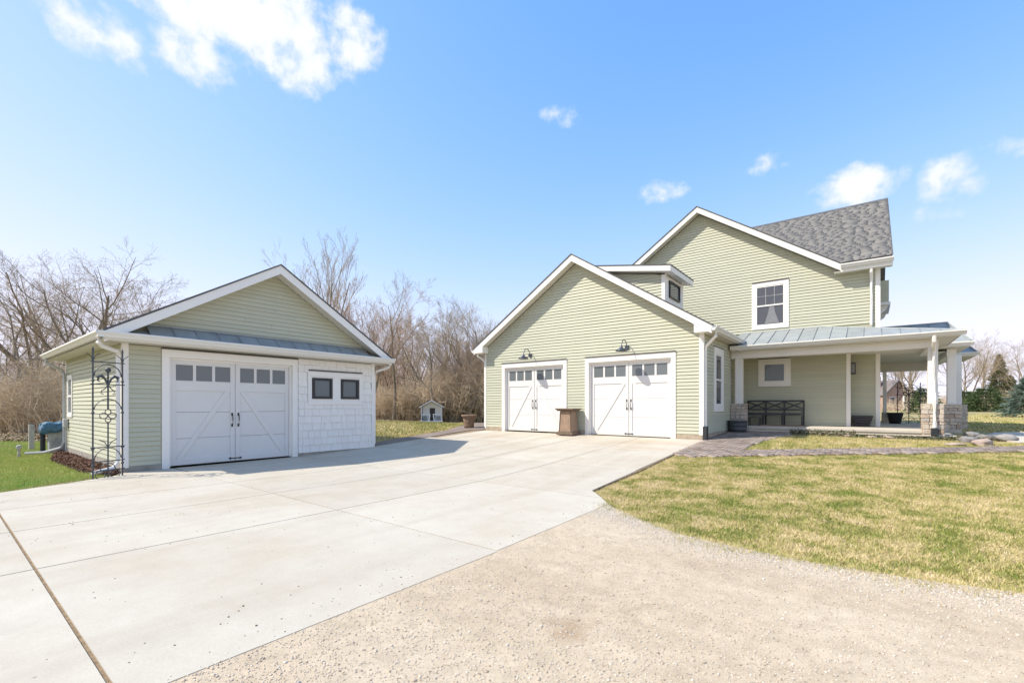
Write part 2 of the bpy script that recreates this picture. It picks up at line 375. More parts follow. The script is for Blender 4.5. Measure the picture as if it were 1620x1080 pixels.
def parent_world(p):
    m = Matrix.LocRotScale(p.location, p.rotation_euler, p.scale)
    return (parent_world(p.parent) @ p.matrix_parent_inverse @ m) if p.parent else m
def obj(name, mb, mat, parent=None, bevel=0, smooth=False, **props):
    me = bpy.data.meshes.new(name); me.from_pydata(mb.v, [], mb.f)
    bm = bmesh.new(); bm.from_mesh(me); bmesh.ops.recalc_face_normals(bm, faces=bm.faces)
    if bevel: bmesh.ops.bevel(bm, geom=list(bm.edges), offset=bevel, segments=1, affect='EDGES', clamp_overlap=True)
    bm.to_mesh(me); bm.free()
    if smooth: me.polygons.foreach_set('use_smooth', [True]*len(me.polygons))
    return link(name, me, mat, parent, **props)
def thing(name, label, cat, loc, group=None):
    o = bpy.data.objects.new(name, None); COL.objects.link(o); o.location = loc; o.empty_display_size = .2
    o['label'] = label; o['category'] = cat
    if group: o['group'] = group
    return o
def raw(name, V, F, mat, parent=None, smooth=False, **props):
    me = bpy.data.meshes.new(name); V = np.asarray(V, np.float32); F = np.asarray(F, np.int32); k = F.shape[1]
    me.vertices.add(len(V)); me.vertices.foreach_set('co', V.ravel())
    me.loops.add(F.size); me.loops.foreach_set('vertex_index', F.ravel())
    me.polygons.add(len(F)); me.polygons.foreach_set('loop_start', np.arange(0, F.size, k, dtype=np.int32)); me.polygons.foreach_set('loop_total', np.full(len(F), k, np.int32))
    me.update(calc_edges=True)
    if smooth: me.polygons.foreach_set('use_smooth', [True]*len(F))
    return link(name, me, mat, parent, **props)

# ================================================================ SETTING: ground, drive, gravel, walks
def sheet(name, xs, ys, off, mat, parent=None, clip=None, **props):
    X, Y = np.meshgrid(xs, ys); Z = ground(X, Y)+off
    V = np.stack([X, Y, Z], -1).reshape(-1, 3); nx = len(xs); F = []
    for j in range(len(ys)-1):
        for i in range(nx-1):
            F.append((j*nx+i, j*nx+i+1, (j+1)*nx+i+1, (j+1)*nx+i))
    return raw(name, V, F, mat, parent, True, **props)
xs = np.concatenate([np.linspace(-900, -80, 12), np.arange(-70, -30, 5.), np.arange(-30, 12, .5), np.arange(12, 60, 4.), np.linspace(80, 900, 12)])
ys = np.concatenate([np.linspace(-900, -60, 10), np.arange(-50, -6, 4.), np.arange(-6, 30, .5), np.arange(30, 80, 5.), np.linspace(90, 900, 12)])
sheet('ground', xs, ys, -.03, 'soil', kind='structure')

def poly_slab(name, poly, off, mat, parent=None, thick=.06, step=.7, **props):
    """a ground-hugging slab over a polygon (list of x,y), finely cut so that it follows the slope"""
    bm = bmesh.new(); vs = [bm.verts.new((x, y, 0)) for x, y in poly]; bm.faces.new(vs)
    ymin = min(p[1] for p in poly); ymax = max(p[1] for p in poly)
    for y in list(np.arange(math.floor(ymin/step)*step, ymax, step))+list(_KY[1:-1]):
        if ymin+1e-4 < y < ymax-1e-4:
            bmesh.ops.bisect_plane(bm, geom=list(bm.verts)+list(bm.edges)+list(bm.faces), plane_co=(0, y, 0), plane_no=(0, 1, 0))
    r = bmesh.ops.extrude_face_region(bm, geom=list(bm.faces))
    low = [g for g in r['geom'] if isinstance(g, bmesh.types.BMVert)]
    lowset = set(low)
    for v in bm.verts:
        v.co.z = gz(v.co.x, v.co.y)+off-(thick if v in lowset else 0)
    bmesh.ops.recalc_face_normals(bm, faces=bm.faces)
    me = bpy.data.meshes.new(name); bm.to_mesh(me); bm.free()
    return link(name, me, mat, parent, **props)

# concrete drive: slabs parted by open joints over a dirt bed
drive = poly_slab('driveway', [(-2.78, -6), (-2.85, 5.85), (-3.5, 6.5), (-3.72, 13.62), (-12.05, 13.62), (-13.0, 13.6), (-12.0, 8.75), (-12.0, 2.25), (-10.9, .62), (-10.9, -6)], .004, 'joint_dirt', None, .03, kind='structure')
JX = [-2.75, -5.56, -7.4, -9.05, -11.2]
JY = [-2.3, .56, 3.34, 6.16, 8.55, 11.1, 13.66]
g2 = .009
def slab(poly): poly_slab('slab', poly, .016, 'concrete', drive, .04)
for j in range(len(JY)-1):
    y0, y1 = JY[j]+g2, JY[j+1]-g2
    if j == 0: y1 -= .005
    for i in range(len(JX)-1):
        x1, x0 = JX[i]-g2, JX[i+1]+g2
        if i == 0:
            if j <= 2:
                if j == 2: slab([(x0, y0), (-2.80, y0), (-2.88, 5.87), (-3.12, y1), (x0, y1)])
                else: slab([(x0, y0), (-2.74-.02*j, y0), (-2.76-.02*j, y1), (x0, y1)])
            elif j == 3: slab([(x0, y0), (-3.12, y0), (-3.5, 6.55), (-3.6, y1), (x0, y1)])
            else: slab([(x0, y0), (-3.62-.04*(j-4), y0), (-3.66-.04*(j-4), y1), (x0, y1)])
        elif i == 3 and j == 0: slab([(-10.85, y0), (x1, y0), (x1, y1), (-10.85, y1)])
        elif i == 3 and j == 1: slab([(-10.83, y0), (x1, y0), (x1, y1), (x0, y1), (x0, 1.45)])
        else: slab([(x0, y0), (x1, y0), (x1, y1), (x0, y1)])
slab([(-11.22, 1.5), (-11.22, 3.32), (-12.1, 3.32), (-12.1, 2.4), (-11.75, 2.33)])
for y0, y1, xl in ((3.36, 6.14, -12.12), (6.18, 8.53, -12.12), (8.57, 11.08, -12.2), (11.12, 13.64, -12.05)):
    if y0 > 8: slab([(-11.22, y0), (-11.22, y1), (xl-.35*(y0 < 11), y1), (xl, y0)])
    else: slab([(-11.22, y0), (-11.22, y1), (xl, y1), (xl, y0)])
poly_slab('rear_walk', [(-12.14, 8.56), (-12.9, 8.56), (-13.55, 13.0), (-14.8, 15.2), (-16.5, 18.0), (-15.2, 18.6), (-12.2, 15.5), (-12.2, 13.7), (-12.66, 13.5)], .03, 'paver', None, .05, kind='structure')

# gravel road
GE = [(-2.93, 5.87), (-2.36, 5.45), (-1.57, 4.97), (-.94, 4.86), (-.33, 4.82), (.3, 4.86), (.9, 4.99), (1.8, 5.25), (3.2, 5.9), (6, 7.6), (14, 13)]
poly_slab('gravel_road', [(-2.78, -8), (-2.86, 5.86)]+GE+[(30, 13), (30, -8)], .012, 'gravel', None, .03, kind='structure')
def inside(P, poly):
    x, y = P[:, 0], P[:, 1]; r = np.zeros(len(P), bool); n = len(poly)
    for i in range(n):
        (x0, y0), (x1, y1) = poly[i], poly[(i+1) % n]
        c = ((y0 > y) != (y1 > y)) & (x < (x1-x0)*(y-y0)/((y1-y0) or 1e-9)+x0); r ^= c
    return r
_t = (1+5**.5)/2
ICO = np.array([(-1, _t, 0), (1, _t, 0), (-1, -_t, 0), (1, -_t, 0), (0, -1, _t), (0, 1, _t), (0, -1, -_t), (0, 1, -_t), (_t, 0, -1), (_t, 0, 1), (-_t, 0, -1), (-_t, 0, 1)])/1.9
ICF = np.array([(0, 11, 5), (0, 5, 1), (0, 1, 7), (0, 7, 10), (0, 10, 11), (1, 5, 9), (5, 11, 4), (11, 10, 2), (10, 7, 6), (7, 1, 8), (3, 9, 4), (3, 4, 2), (3, 2, 6), (3, 6, 8), (3, 8, 9), (4, 9, 5), (2, 4, 11), (6, 2, 10), (8, 6, 7), (9, 8, 1)])
def pebbles(name, P, size, mat, off=.0125, **props):
    n = len(P); s = size*np.exp(np.random.randn(n)*.35)
    sc = np.stack([s, s*np.random.uniform(.6, 1, n), s*np.random.uniform(.35, .7, n)], -1)
    V = ICO[None]*np.random.uniform(.75, 1.2, (n, 12, 1))*sc[:, None, :]
    a = np.random.uniform(0, 6.28, n); c, sn = np.cos(a)[:, None], np.sin(a)[:, None]
    X = V[..., 0]*c-V[..., 1]*sn+P[:, 0:1]; Y = V[..., 0]*sn+V[..., 1]*c+P[:, 1:2]; Z = V[..., 2]+(ground(P[:, 0], P[:, 1])+off+sc[:, 2]*.25)[:, None]
    F = (ICF[None]+12*np.arange(n)[:, None, None]).reshape(-1, 3)
    return raw(name, np.stack([X, Y, Z], -1).reshape(-1, 3), F, mat, None, True, **props)
def in_view(P, m=.08):
    h = R(HEAD); cx = math.cos(h)*P[:, 0]+math.sin(h)*P[:, 1]; d = -math.sin(h)*P[:, 0]+math.cos(h)*P[:, 1]
    return (d > 1.5) & (np.abs(cx) < d*(1.122+m)+.6)
def dist(P): return np.hypot(P[:, 0], P[:, 1])
road_poly = [(-2.8, -8), (-2.86, 5.86)]+GE+[(30, 13), (30, -8)]
P = np.random.uniform((-3, -1), (3.5, 6.2), (150000, 2)); P = P[inside(P, road_poly) & in_view(P)]
keep = np.random.rand(len(P)) < np.clip((2.4/dist(P))**1.5, .12, 1)
P = P[keep]; np.random.shuffle(P)
pebbles('loose_gravel', P[:30000], .0044, 'pebble', kind='stuff', label='small tan stones lying loose on the gravel road', category='gravel')
grit = np.random.uniform((-10.5, -1.5), (-2.9, 12), (5200, 2)); grit = grit[in_view(grit)]
grit = np.concatenate([grit[np.random.rand(len(grit)) < .14], np.stack([-2.8-np.abs(np.random.randn(150))*.3, np.random.uniform(0, 5.8, 150)], 1)])
pebbles('drive_grit', grit, .0045, 'grit', .017, kind='stuff', label='dark grit and crumbs scattered over the concrete drive', category='gravel')
# pale loose stones along the lawn
ge = np.array(GE[:9]); segs = []
tt = np.random.uniform(0, 1, 26000)**1.7*7.2; i = tt.astype(int); fr_ = (tt-i)[:, None]
Q = ge[i]*(1-fr_)+ge[i+1]*fr_; Q[:, 1] -= np.abs(np.random.randn(len(Q)))*.32-.05; Q[:, 0] += np.random.randn(len(Q))*.1
Q = Q[inside(Q, road_poly) & in_view(Q)][:14000]
pebbles('edge_gravel', Q, .0052, 'pebble_pale', kind='stuff', label='pale crushed stone along the edge of the lawn', category='gravel')

# paver walk to the porch
def pavers(name, poly, label):
    base = poly_slab(name, poly, .004, 'joint_dirt', None, .03, kind='structure')
    xa, xb = min(p[0] for p in poly), max(p[0] for p in poly); ya, yb = min(p[1] for p in poly), max(p[1] for p in poly)
    V = []; F = []; row = 0; y = ya
    while y < yb:
        x = xa-(row % 2)*.1
        while x < xb:
            c = np.array([[x+.1, y+.06]])
            if inside(c, poly)[0]:
                k = len(V); dz = random.uniform(.018, .026)
                for z in (-.02, dz):
                    for ax, ay in ((.004, .004), (.2, .004), (.2, .112), (.004, .112)): V.append((x+ax, y+ay, gz(x+ax, y+ay)+z))
                F += [(k+4, k+5, k+6, k+7), (k, k+1, k+5, k+4), (k+1, k+2, k+6, k+5), (k+2, k+3, k+7, k+6), (k+3, k, k+4, k+7)]
            x += .204
        y += .116; row += 1
    raw('paver', V, F, 'paver', base, kind='stuff')
pavers('paver_walk', [(-3.70, 13.5), (-3.62, 10.95), (-3.28, 10.72), (-2.2, 11.38), (-.83, 12.2), (.81, 13.15), (2.61, 14.35), (6, 16.6), (6, 17.5), (2.78, 15.3), (.86, 13.98), (-.88, 13.0), (-2.45, 12.14), (-2.42, 13.2), (-2.27, 14.4), (-2.0, 15.75), (-1.9, 16.95), (-3.72, 16.95)], '')
poly_slab('front_walk', [(2.35, 17.6), (2.85, 16.2), (6, 17.3), (9, 19), (9, 22), (4.2, 21), (3.0, 19.8)], .012, 'porch_concrete', None, .05, kind='structure')

# ---------------------------------------------------------------- grass
def blades(name, P, h, w, mat, label, lean=.6):
    n = len(P); a = np.random.uniform(0, 6.28, n); ln = np.random.uniform(.1, lean, n)*h
    hh = h*np.random.uniform(.5, 1.25, n); ww = w*np.random.uniform(.7, 1.3, n)
    ca, sa = np.cos(a), np.sin(a); b = np.random.uniform(0, 6.28, n)
    z = ground(P[:, 0], P[:, 1])-.032
    A = np.stack([P[:, 0]-ca*ww, P[:, 1]-sa*ww, z], -1); B = np.stack([P[:, 0]+ca*ww, P[:, 1]+sa*ww, z], -1)
    T = np.stack([P[:, 0]+np.cos(b)*ln, P[:, 1]+np.sin(b)*ln, z+hh], -1)
    V = np.stack([A, B, T], 1).reshape(-1, 3); F = np.arange(3*n).reshape(-1, 3)
    return raw(name, V, F, mat, None, kind='stuff', label=label, category='grass')
def scatter(poly, n, view=True):
    pp = np.array(poly); P = np.random.uniform(pp.min(0), pp.max(0), (n, 2)); k = inside(P, poly)
    if view: k &= in_view(P)
    return P[k]
lawn = [(-2.95, 5.9), (-2.36, 5.5), (-1.57, 5.02), (-.94, 4.92), (-.33, 4.88), (.3, 4.92), (.9, 5.05), (1.8, 5.32), (3.2, 6), (6, 7.7), (6, 16.5), (2.61, 14.3), (.81, 13.1), (-.83, 12.15), (-2.2, 11.32), (-3.28, 10.68), (-3.6, 10.8), (-3.5, 6.55)]
P = scatter(lawn, 900000); P += np.random.randn(*P.shape)*.035
tt = np.random.uniform(0, 8, 9000); i = tt.astype(int); fr_ = (tt-i)[:, None]; E_ = np.array(GE[:10])[i]*(1-fr_)+np.array(GE[:10])[i+1]*fr_
E_[:, 1] -= np.abs(np.random.randn(len(E_)))*.13*(.4+.6*np.sin(E_[:, 0]*7.3)**2+.5*np.sin(E_[:, 0]*2.1+1)**2)-.04
blades('edge_grass', E_, .075, .004, 'grass', 'ragged grass tufts spilling over the edge of the gravel', 1.2)
blades('lawn_grass', P, .036, .0038, 'grass', 'patchy straw and green lawn beside the gravel road', 1.5)
strip = [(-2.4, 12.25), (-.88, 13.1), (.86, 14.08), (2.78, 15.4), (5, 16.7), (5, 17.2), (2.8, 16.2), (1.9, 16.1), (-1.8, 16.2), (-2.15, 15.3), (-2.35, 13.2)]
P = scatter(strip, 90000); P += np.random.randn(*P.shape)*.03
blades('strip_grass', P, .06, .0055, 'grass', 'narrow grass strip between the porch and the walk')
left = [(-10.95, .6), (-11.3, 1.5), (-11.7, 2.2), (-13, 1.95), (-16, 1.9), (-18.6, 2.2), (-21, 3), (-30, 3), (-30, -3), (-10.95, -3)]
P = scatter(left, 420000); P = P[np.random.rand(len(P)) < np.clip(13/dist(P), .1, 1)]
blades('side_grass', P, .07, .007, 'grass_green', 'green grass left of the detached garage')
back = [(-13.0, 8.6), (-13.6, 13.0), (-14.9, 15.2), (-16.6, 18.1), (-15.2, 18.8), (-12.2, 15.7), (-12.2, 22), (-20, 32), (-40, 32), (-40, 16), (-26, 14), (-19, 8.6)]
P = scatter(back, 300000); P = P[np.random.rand(len(P)) < np.clip(14/dist(P), .1, 1)]
blades('back_grass', P, .08, .012, 'grass', 'grass of the back yard behind the two garages')
far = [(2.2, 20.5), (12, 20), (30, 60), (8, 60), (1.5, 26), (1.3, 24.2)]
P = scatter(far, 200000); P = P[np.random.rand(len(P)) < np.clip(18/dist(P), .05, 1)]
blades('field_grass', P, .06, .016, 'grass', 'pale mown field beyond the porch')

# ================================================================ BUILDING HELPERS
EXPO = .1016
JR = random.Random(21)
def siding(fr, z0, z1, span, parent, holes=(), mat='siding', name='siding_board', lo=.0, hi=.019):
    """lap boards; span(z) -> (u0,u1) of the wall at height z; holes = (u0,u1,z0,z1)"""
    z = z0
    while z < z1-.012:
        zt = min(z+EXPO, z1); zc = z+.045
        a0, b0 = span(z); a1, b1 = span(zt)
        if b0-a0 < .04:
            z += EXPO; continue
        if b1 < a1: a1 = b1 = (a1+b1)/2
        cuts = sorted((h[0], h[1]) for h in holes if h[2] < zc < h[3])
        segs = []; cu, cu_t = a0, a1
        for h0, h1 in cuts:
            if h0 > cu+.01: segs.append((cu, h0, cu_t, h0))
            cu = cu_t = max(cu, h1)
        if b0 > cu+.01: segs.append((cu, b0, cu_t, b1))
        more = []
        for p, q, pt, qt in segs:
            if q-p > 3.2:
                c_ = JR.uniform(p+.9, q-.9); more += [(p, c_-.0015, pt, c_-.0015), (c_+.0015, q, c_+.0015, qt)]
            else: more.append((p, q, pt, qt))
        for p, q, pt, qt in more:
            mb = MB(fr); zb_ = z+.006
            mb.hexa([(p, -.004, zb_), (q, -.004, zb_), (q, hi, zb_), (p, hi, zb_), (pt, -.004, zt), (qt, -.004, zt), (qt, lo, zt), (pt, lo, zt)])
            # narrow butt edge below the lap
            obj(name, mb, mat, parent)
        z += EXPO
def trim_frame(fr, u0, u1, z0, z1, w, top, name, parent, n0=.0, n1=.034, mat='white_trim', bottom=True, cap=True, proud=0):
    """casing boards round an opening (outer size u0..u1, z0..z1)"""
    mb = MB(fr); b = z0+w if bottom else z0
    mb.box(u0, u0+w, n0, n1, z0 if not bottom else b, z1-top); mb.box(u1-w, u1, n0, n1, z0 if not bottom else b, z1-top)
    mb.box(u0, u1, n0, n1+.003, z1-top, z1)
    if bottom: mb.box(u0, u1, n0, n1+.003, z0, b)
    o = obj(name, mb, mat, parent, bevel=.003)
    if cap:
        obj('drip_cap', MB(fr).box(u0+.0, u1, n0, n1+.022, z1+.001, z1+.022), 'dark_flashing', o)
    return o
def window(fr, u0, u1, z0, z1, w, parent, frame='white_trim', glass='glass', grid=None, sash=False, top=None, fw=.045, cap=True):
    o = trim_frame(fr, u0, u1, z0, z1, w, top or w, 'window', parent, cap=cap)
    a0, a1, c0, c1 = u0+w, u1-w, z0+w, z1-(top or w)
    mb = MB(fr); mb.box(a0, a0+fw, 0, .026, c0, c1).box(a1-fw, a1, 0, .026, c0, c1).box(a0+fw, a1-fw, 0, .026, c1-fw, c1).box(a0+fw, a1-fw, 0, .026, c0, c0+fw)
    if sash:
        zm = (c0+c1)/2; mb.box(a0+fw, a1-fw, 0, .03, zm-.025, zm+.025)
    obj('frame', mb, frame, o, bevel=.002)
    p0, p1, q0, q1 = a0+fw, a1-fw, c0+fw, c1-fw
    if sash:
        obj('pane', MB(fr).box(p0, p1, .002, .010, zm+.025, q1), glass, o); obj('pane', MB(fr).box(p0, p1, .002, .008, q0, zm-.025), glass, o)
        if grid:
            mb = MB(fr)
            for k in range(1, grid[0]): u = p0+(p1-p0)*k/grid[0]; mb.box(u-.009, u+.009, .0105, .016, zm+.025, q1)
            for k in range(1, grid[1]): z = zm+.025+(q1-zm-.025)*k/grid[1]; mb.box(p0, p1, .0105, .0165, z-.009, z+.009)
            obj('muntin', mb, 'cabinet_grey', o)
    else: obj('pane', MB(fr).box(p0, p1, .002, .010, q0, q1), glass, o)
    return o
def garage_door(fr, u0, u1, z0, z1, parent, tw=.14, th=.17, back=.10):
    """overlay carriage door in an opening u0..u1, z0..z1"""
    mb = MB(fr)                                       # casing with deep jambs
    mb.box(u0-tw, u0, -back, .034, z0-.02, z1); mb.box(u1, u1+tw, -back, .034, z0-.02, z1); mb.box(u0-tw, u1+tw, -back, .036, z1, z1+th)
    d = obj('garage_door', mb, 'white_trim', parent, bevel=.003)
    obj('drip_cap', MB(fr).box(u0-tw, u1+tw, 0, .06, z1+th+.001, z1+th+.028), 'dark_flashing', d)
    stop = MB(fr); stop.box(u0+.0005, u0+.045, -back+.01, -back+.05, z0+.012, z1-.001).box(u1-.045, u1-.0005, -back+.01, -back+.05, z0+.012, z1-.001).box(u0+.046, u1-.046, -back+.01, -back+.05, z1-.045, z1-.001)
    obj('door_stop', stop, 'white_trim', d)
    f = -back; hh = (z1-z0)
    cuts = [z0+.015, z0+hh*.255, z0+hh*.50, z0+hh*.745, z1]
    for a, b in zip(cuts, cuts[1:]): obj('door_section', MB(fr).box(u0+.005, u1-.005, f-.05, f, a+.003, b-.003), 'door_white', d, bevel=.003)
    um = (u0+u1)/2; e = .02
    zr = z0+hh*.70                                    # rail under the lights
    zl0, zl1 = z1-.50, z1-.14                         # lights
    for sgn in (-1, 1):
        o_, i_ = (u0+.05, um-.012) if sgn < 0 else (u1-.05, um+.012)
        lo_, hi_ = min(o_, i_), max(o_, i_)
        sw = .095
        obj('stile', MB(fr).box(lo_, lo_+sw if sgn < 0 else lo_+sw*1.05, f, f+e, z0+.02, z1-.01), 'door_white', d, bevel=.004)
        obj('stile', MB(fr).box(hi_-sw, hi_, f, f+e, z0+.02, z1-.01), 'door_white', d, bevel=.004)
        obj('rail', MB(fr).box(lo_+sw, hi_-sw, f, f+e-.001, z0+.02, z0+.15), 'door_white', d, bevel=.004)
        obj('rail', MB(fr).box(lo_+sw, hi_-sw, f, f+e-.001, zr, zl0-.02), 'door_white', d, bevel=.004)
        obj('rail', MB(fr).box(lo_+sw, hi_-sw, f, f+e-.001, zl1+.02, z1-.012), 'door_white', d, bevel=.004)
        # diagonal brace, low at the outside, high at the middle
        A = (lo_+sw, z0+.15) if sgn < 0 else (hi_-sw, z0+.15); B = (hi_-sw, zr) if sgn < 0 else (lo_+sw, zr)
        bw = .12*sgn*-1
        mb = MB(fr); mb.prism([A, (A[0]+bw, A[1]), B, (B[0]-bw, B[1])], f, f+e-.002)
        obj('brace', mb, 'door_white', d, bevel=.004)
        w3 = (hi_-sw-lo_-sw-.06*2+.0)/3
        for k in range(3):
            p = lo_+sw+k*(w3+.06) if True else 0
            obj('pane', MB(fr).box(p+.004, p+w3-.004, f+.001, f+.008, zl0+.004, zl1-.004), 'glass', d)
        mb = MB(fr)
        mb.box(lo_+sw, hi_-sw, f, f+e-.002, zl0-.02, zl0).box(lo_+sw, hi_-sw, f, f+e-.002, zl1, zl1+.02)
        for k in (1, 2): p = lo_+sw+k*(w3+.06); mb.box(p-.06, p, f, f+e-.002, zl0, zl1)
        obj('light_frame', mb, 'door_white', d)
        # handle
        uh = um+sgn*.07; zh = z0+hh*.42
        mb = MB(fr); mb.tube([(uh, f+e, zh-.13), (uh, f+e+.045, zh-.11), (uh, f+e+.05, zh), (uh, f+e+.045, zh+.11), (uh, f+e, zh+.13)], .011, 6)
        mb.box(uh-.02, uh+.02, f+e, f+e+.006, zh+.10, zh+.17).box(uh-.02, uh+.02, f+e, f+e+.006, zh-.17, zh-.10)
        obj('handle', mb, 'black_iron', d)
    mb = MB(fr); zb = z0+.085; mb.box(um-.11, um+.11, f+e, f+e+.008, zb-.012, zb+.012)
    for s_ in (-1, 1): mb.prism([(um+s_*.10, zb-.035), (um+s_*.155, zb), (um+s_*.10, zb+.035)], f+e, f+e+.009)
    obj('lift_plate', mb, 'black_iron', d)
    return d
def downspout(fr, path, parent, mat='white_trim', w=.075, boot=None):
    mb = MB(fr); mb.tube(path, w/2*1.12, 6)
    o = obj('downspout', mb, mat, parent)
    if boot: obj('drain_boot', MB(fr).box(*boot), 'rubber', o, bevel=.01)
    return o
def gutter(fr, u0, u1, z, parent, n0=0, mat='gutter_cream', w=.125):
    mb = MB(fr)
    prof = [(n0, z-.12), (n0+w*.55, z-.12), (n0+w*.75, z-.07), (n0+w, z-.035), (n0+w, z), (n0+w-.014, z), (n0+w-.014, z-.03), (n0+w*.7, z-.06), (n0+.01, z-.06), (n0, z)]
    mb.prism(prof, u0, u1, 'u')
    return obj('gutter', mb, mat, parent)

# ================================================================ DETACHED GARAGE
XA, A0, A1, AB = -12.15, 2.48, 8.54, -18.4
ga = thing('detached_garage', 'detached green-sided single garage with white carriage door and metal pent roof', 'garage', (XA-3, 5.5, 0))
FA = Fr((XA, 0, 0), (0, 1, 0), (1, 0, 0)); FAs = Fr((0, A0, 0), (1, 0, 0), (0, -1, 0)); FAr = Fr((0, A1, 0), (1, 0, 0), (0, 1, 0)); FAb = Fr((AB, 0, 0), (0, 1, 0), (-1, 0, 0))
AC, ASL, AT = 5.51, .615, 4.97                     # ridge line, slope, ridge top
def a_under(y): return AT-.20-ASL*abs(y-AC)
core = MB(FA)
for (p, q, r, s) in ((A0+.01, 3.13, 0, 2.9), (6.12, A1-.01, 0, 2.9), (3.13, 6.12, 2.50, 2.9)): core.box(p, q, -.16, -.004, r, s)
core.prism([(A0+.01, 2.9), (A1-.01, 2.9), (AC, a_under(AC)-.02)], -.16, -.004)
wf = obj('front_wall', core, 'siding_core', ga)
core = MB(); core.box(AB, XA-.165, A0+.004, A0+.15, 0, 2.86).box(AB, XA-.165, A1-.15, A1-.004, 0, 2.86).box(AB, AB+.15, A0+.15, A1-.15, 0, 2.86)
core.prism([(A0+.1, 2.87), (A1-.1, 2.87), (AC, a_under(AC)-.05)], AB+.01, AB+.15, 'u')
wsd = obj('side_wall', core, 'siding_core', ga)
obj('interior_wall', MB().box(XA-1.2, XA-1.15, 2.7, 8.3, 0, 2.8), 'interior', ga)
for a in ((XA-.16, XA+.012, A0-.012, 3.12, -.15, .125), (XA-.16, XA+.012, 6.13, A1+.01, -.15, .115), (AB, XA-.161, A0-.012, A0+.1, -.15, .19), (AB, XA-.161, A1-.1, A1+.01, -.2, .1)): obj('foundation', MB().box(*a), 'foundation_grey', ga)
siding(FA, .125, 2.68, lambda z: (A0+.085, 3.115), wf)
siding(FA, 3.06, 4.9, lambda z: (max(A0, AC-(AT-.20-z)/ASL), min(A1, AC+(AT-.20-z)/ASL)), wf)
siding(FAs, .19, 2.72, lambda z: (AB+.07, XA-.085), wsd, holes=[(-18.13, -17.42, 1.05, 2.27)])
siding(FAr, .10, 2.72, lambda z: (AB+.07, XA-.085), wsd)
window(FAs, -18.13, -17.42, 1.07, 2.25, .085, ga, sash=True, grid=(2, 2), cap=False)
mb = MB(); mb.box(XA-.085, XA+.024, A0-.024, A0+.085, .1, 2.72); obj('corner_board', mb, 'white_trim', ga, bevel=.003)
mb = MB(); mb.box(XA-.085, XA+.024, A1-.085, A1+.024, .085, 2.72); obj('corner_board', mb, 'white_trim', ga, bevel=.003)
mb = MB(); mb.box(AB-.02, AB+.07, A0-.024, A0+.05, .1, 2.72); obj('corner_board', mb, 'white_trim', ga, bevel=.003)
garage_door(FA, 3.27, 5.99, .03, 2.46, ga)
# white shake panel wall right of the door
shw = obj('shake_wall', MB(FA).box(6.14, 8.45, -.003, .004, .085, 2.68), 'post_grey', ga)
z = .11; rowk = 0
holes = (6.40, 8.13, 1.41, 2.36)
while z < 2.62:
    zt = min(z+.20, 2.66); u = 6.15-random.uniform(0, .12); tall = (z > 2.3)
    while u < 8.45:
        wd = random.choice((.13, .17, .22, .28, .34)); p, q = max(u, 6.145)+.003, min(u+wd, 8.45)-.003
        zz = z+random.uniform(-.003, .003)
        if q-p > .03:
            for a, b in ([(p, q)] if not (holes[2]-.02 < z+.08 < holes[3]) else [(p, min(q, holes[0])), (max(p, holes[1]), q)]):
                if b-a > .025:
                    obj('shake', MB(FA).hexa([(a, .004, zz), (b, .004, zz), (b, .036, zz), (a, .036, zz), (a, .004, zt-.004), (b, .004, zt-.004), (b, .014, zt-.004), (a, .014, zt-.004)]), 'shake_white', shw)
        u += wd
    z += .20; rowk += 1
wt = trim_frame(FA, 6.41, 8.12, 1.42, 2.35, .11, .14, 'window_surround', ga, n0=.005, n1=.045, cap=False)
obj('mullion_panel', MB(FA).box(7.14, 7.39, .005, .040, 1.53, 2.21), 'white_trim', wt)
obj('drip_cap', MB(FA).box(6.43, 8.10, .003, .075, 2.352, 2.385), 'dark_flashing', wt)
for a, b in ((6.54, 7.13), (7.40, 7.98)):
    mb = MB(FA); c0, c1 = 1.585, 2.165; w_ = .065
    mb.box(a, a+w_, .006, .06, c0, c1).box(b-w_, b, .006, .06, c0, c1).box(a+w_, b-w_, .006, .06, c0, c0+w_).box(a+w_, b-w_, .006, .06, c1-w_, c1)
    wn = obj('window', mb, 'black_frame', ga, bevel=.004)
    obj('pane', MB(FA).box(a+w_, b-w_, .012, .022, c0+w_, c1-w_), 'glass_mirror', wn)
    fill = MB(FA).box(a-.02, b+.02, .003, .009, c0-.06, c1+.05); obj('backing', fill, 'white_trim', wn)
for a in ((6.52, 7.14, .005, .030, 1.53, 1.584), (6.52, 7.14, .005, .030, 2.166, 2.21), (7.39, 8.01, .005, .030, 1.53, 1.584), (7.39, 8.01, .005, .030, 2.166, 2.21)): obj('infill_board', MB(FA).box(*a), 'white_trim', wt)
# roof
OV = .40
def gable_roof(ridge, half, top, slope, l0, l1, parent, along='X', thick=.16):
    for s in (-1, 1):
        mb = MB(); e = ridge+s*half; ze = top-slope*half
        mb.prism([(ridge, top), (e, ze), (e, ze-thick), (ridge, top-thick)], l0, l1, 'u' if along == 'X' else 'n')
        obj('roof_slope', mb, 'shingle_plain', parent)
gable_roof(AC, 3.42, AT, ASL, AB-.3, XA+OV-.03, ga)
def rake(fr, c, half, top, slope, n, parent, w=.20, t=.028, ends=True, soffit_n=None, mat='white_trim'):
    for s in (-1, 1):
        e = c+s*half; ze = top-slope*half
        o = obj('rake_board', MB(fr).prism([(c, top-.025), (e, ze-.025), (e, ze-.025-w), (c, top-.025-w)], n-t, n), mat, parent)
        obj('roof_edge', MB(fr).prism([(c, top+.012), (e+s*.02, ze+.012), (e+s*.02, ze-.022), (c, top-.022)], n-.2, n+.022), 'shingle_under', parent)
        if soffit_n is not None:
            obj('rake_soffit', MB(fr).prism([(c, top-.17), (e, ze-.17), (e, ze-.195), (c, top-.195)], soffit_n, n-t-.002), 'soffit', parent)
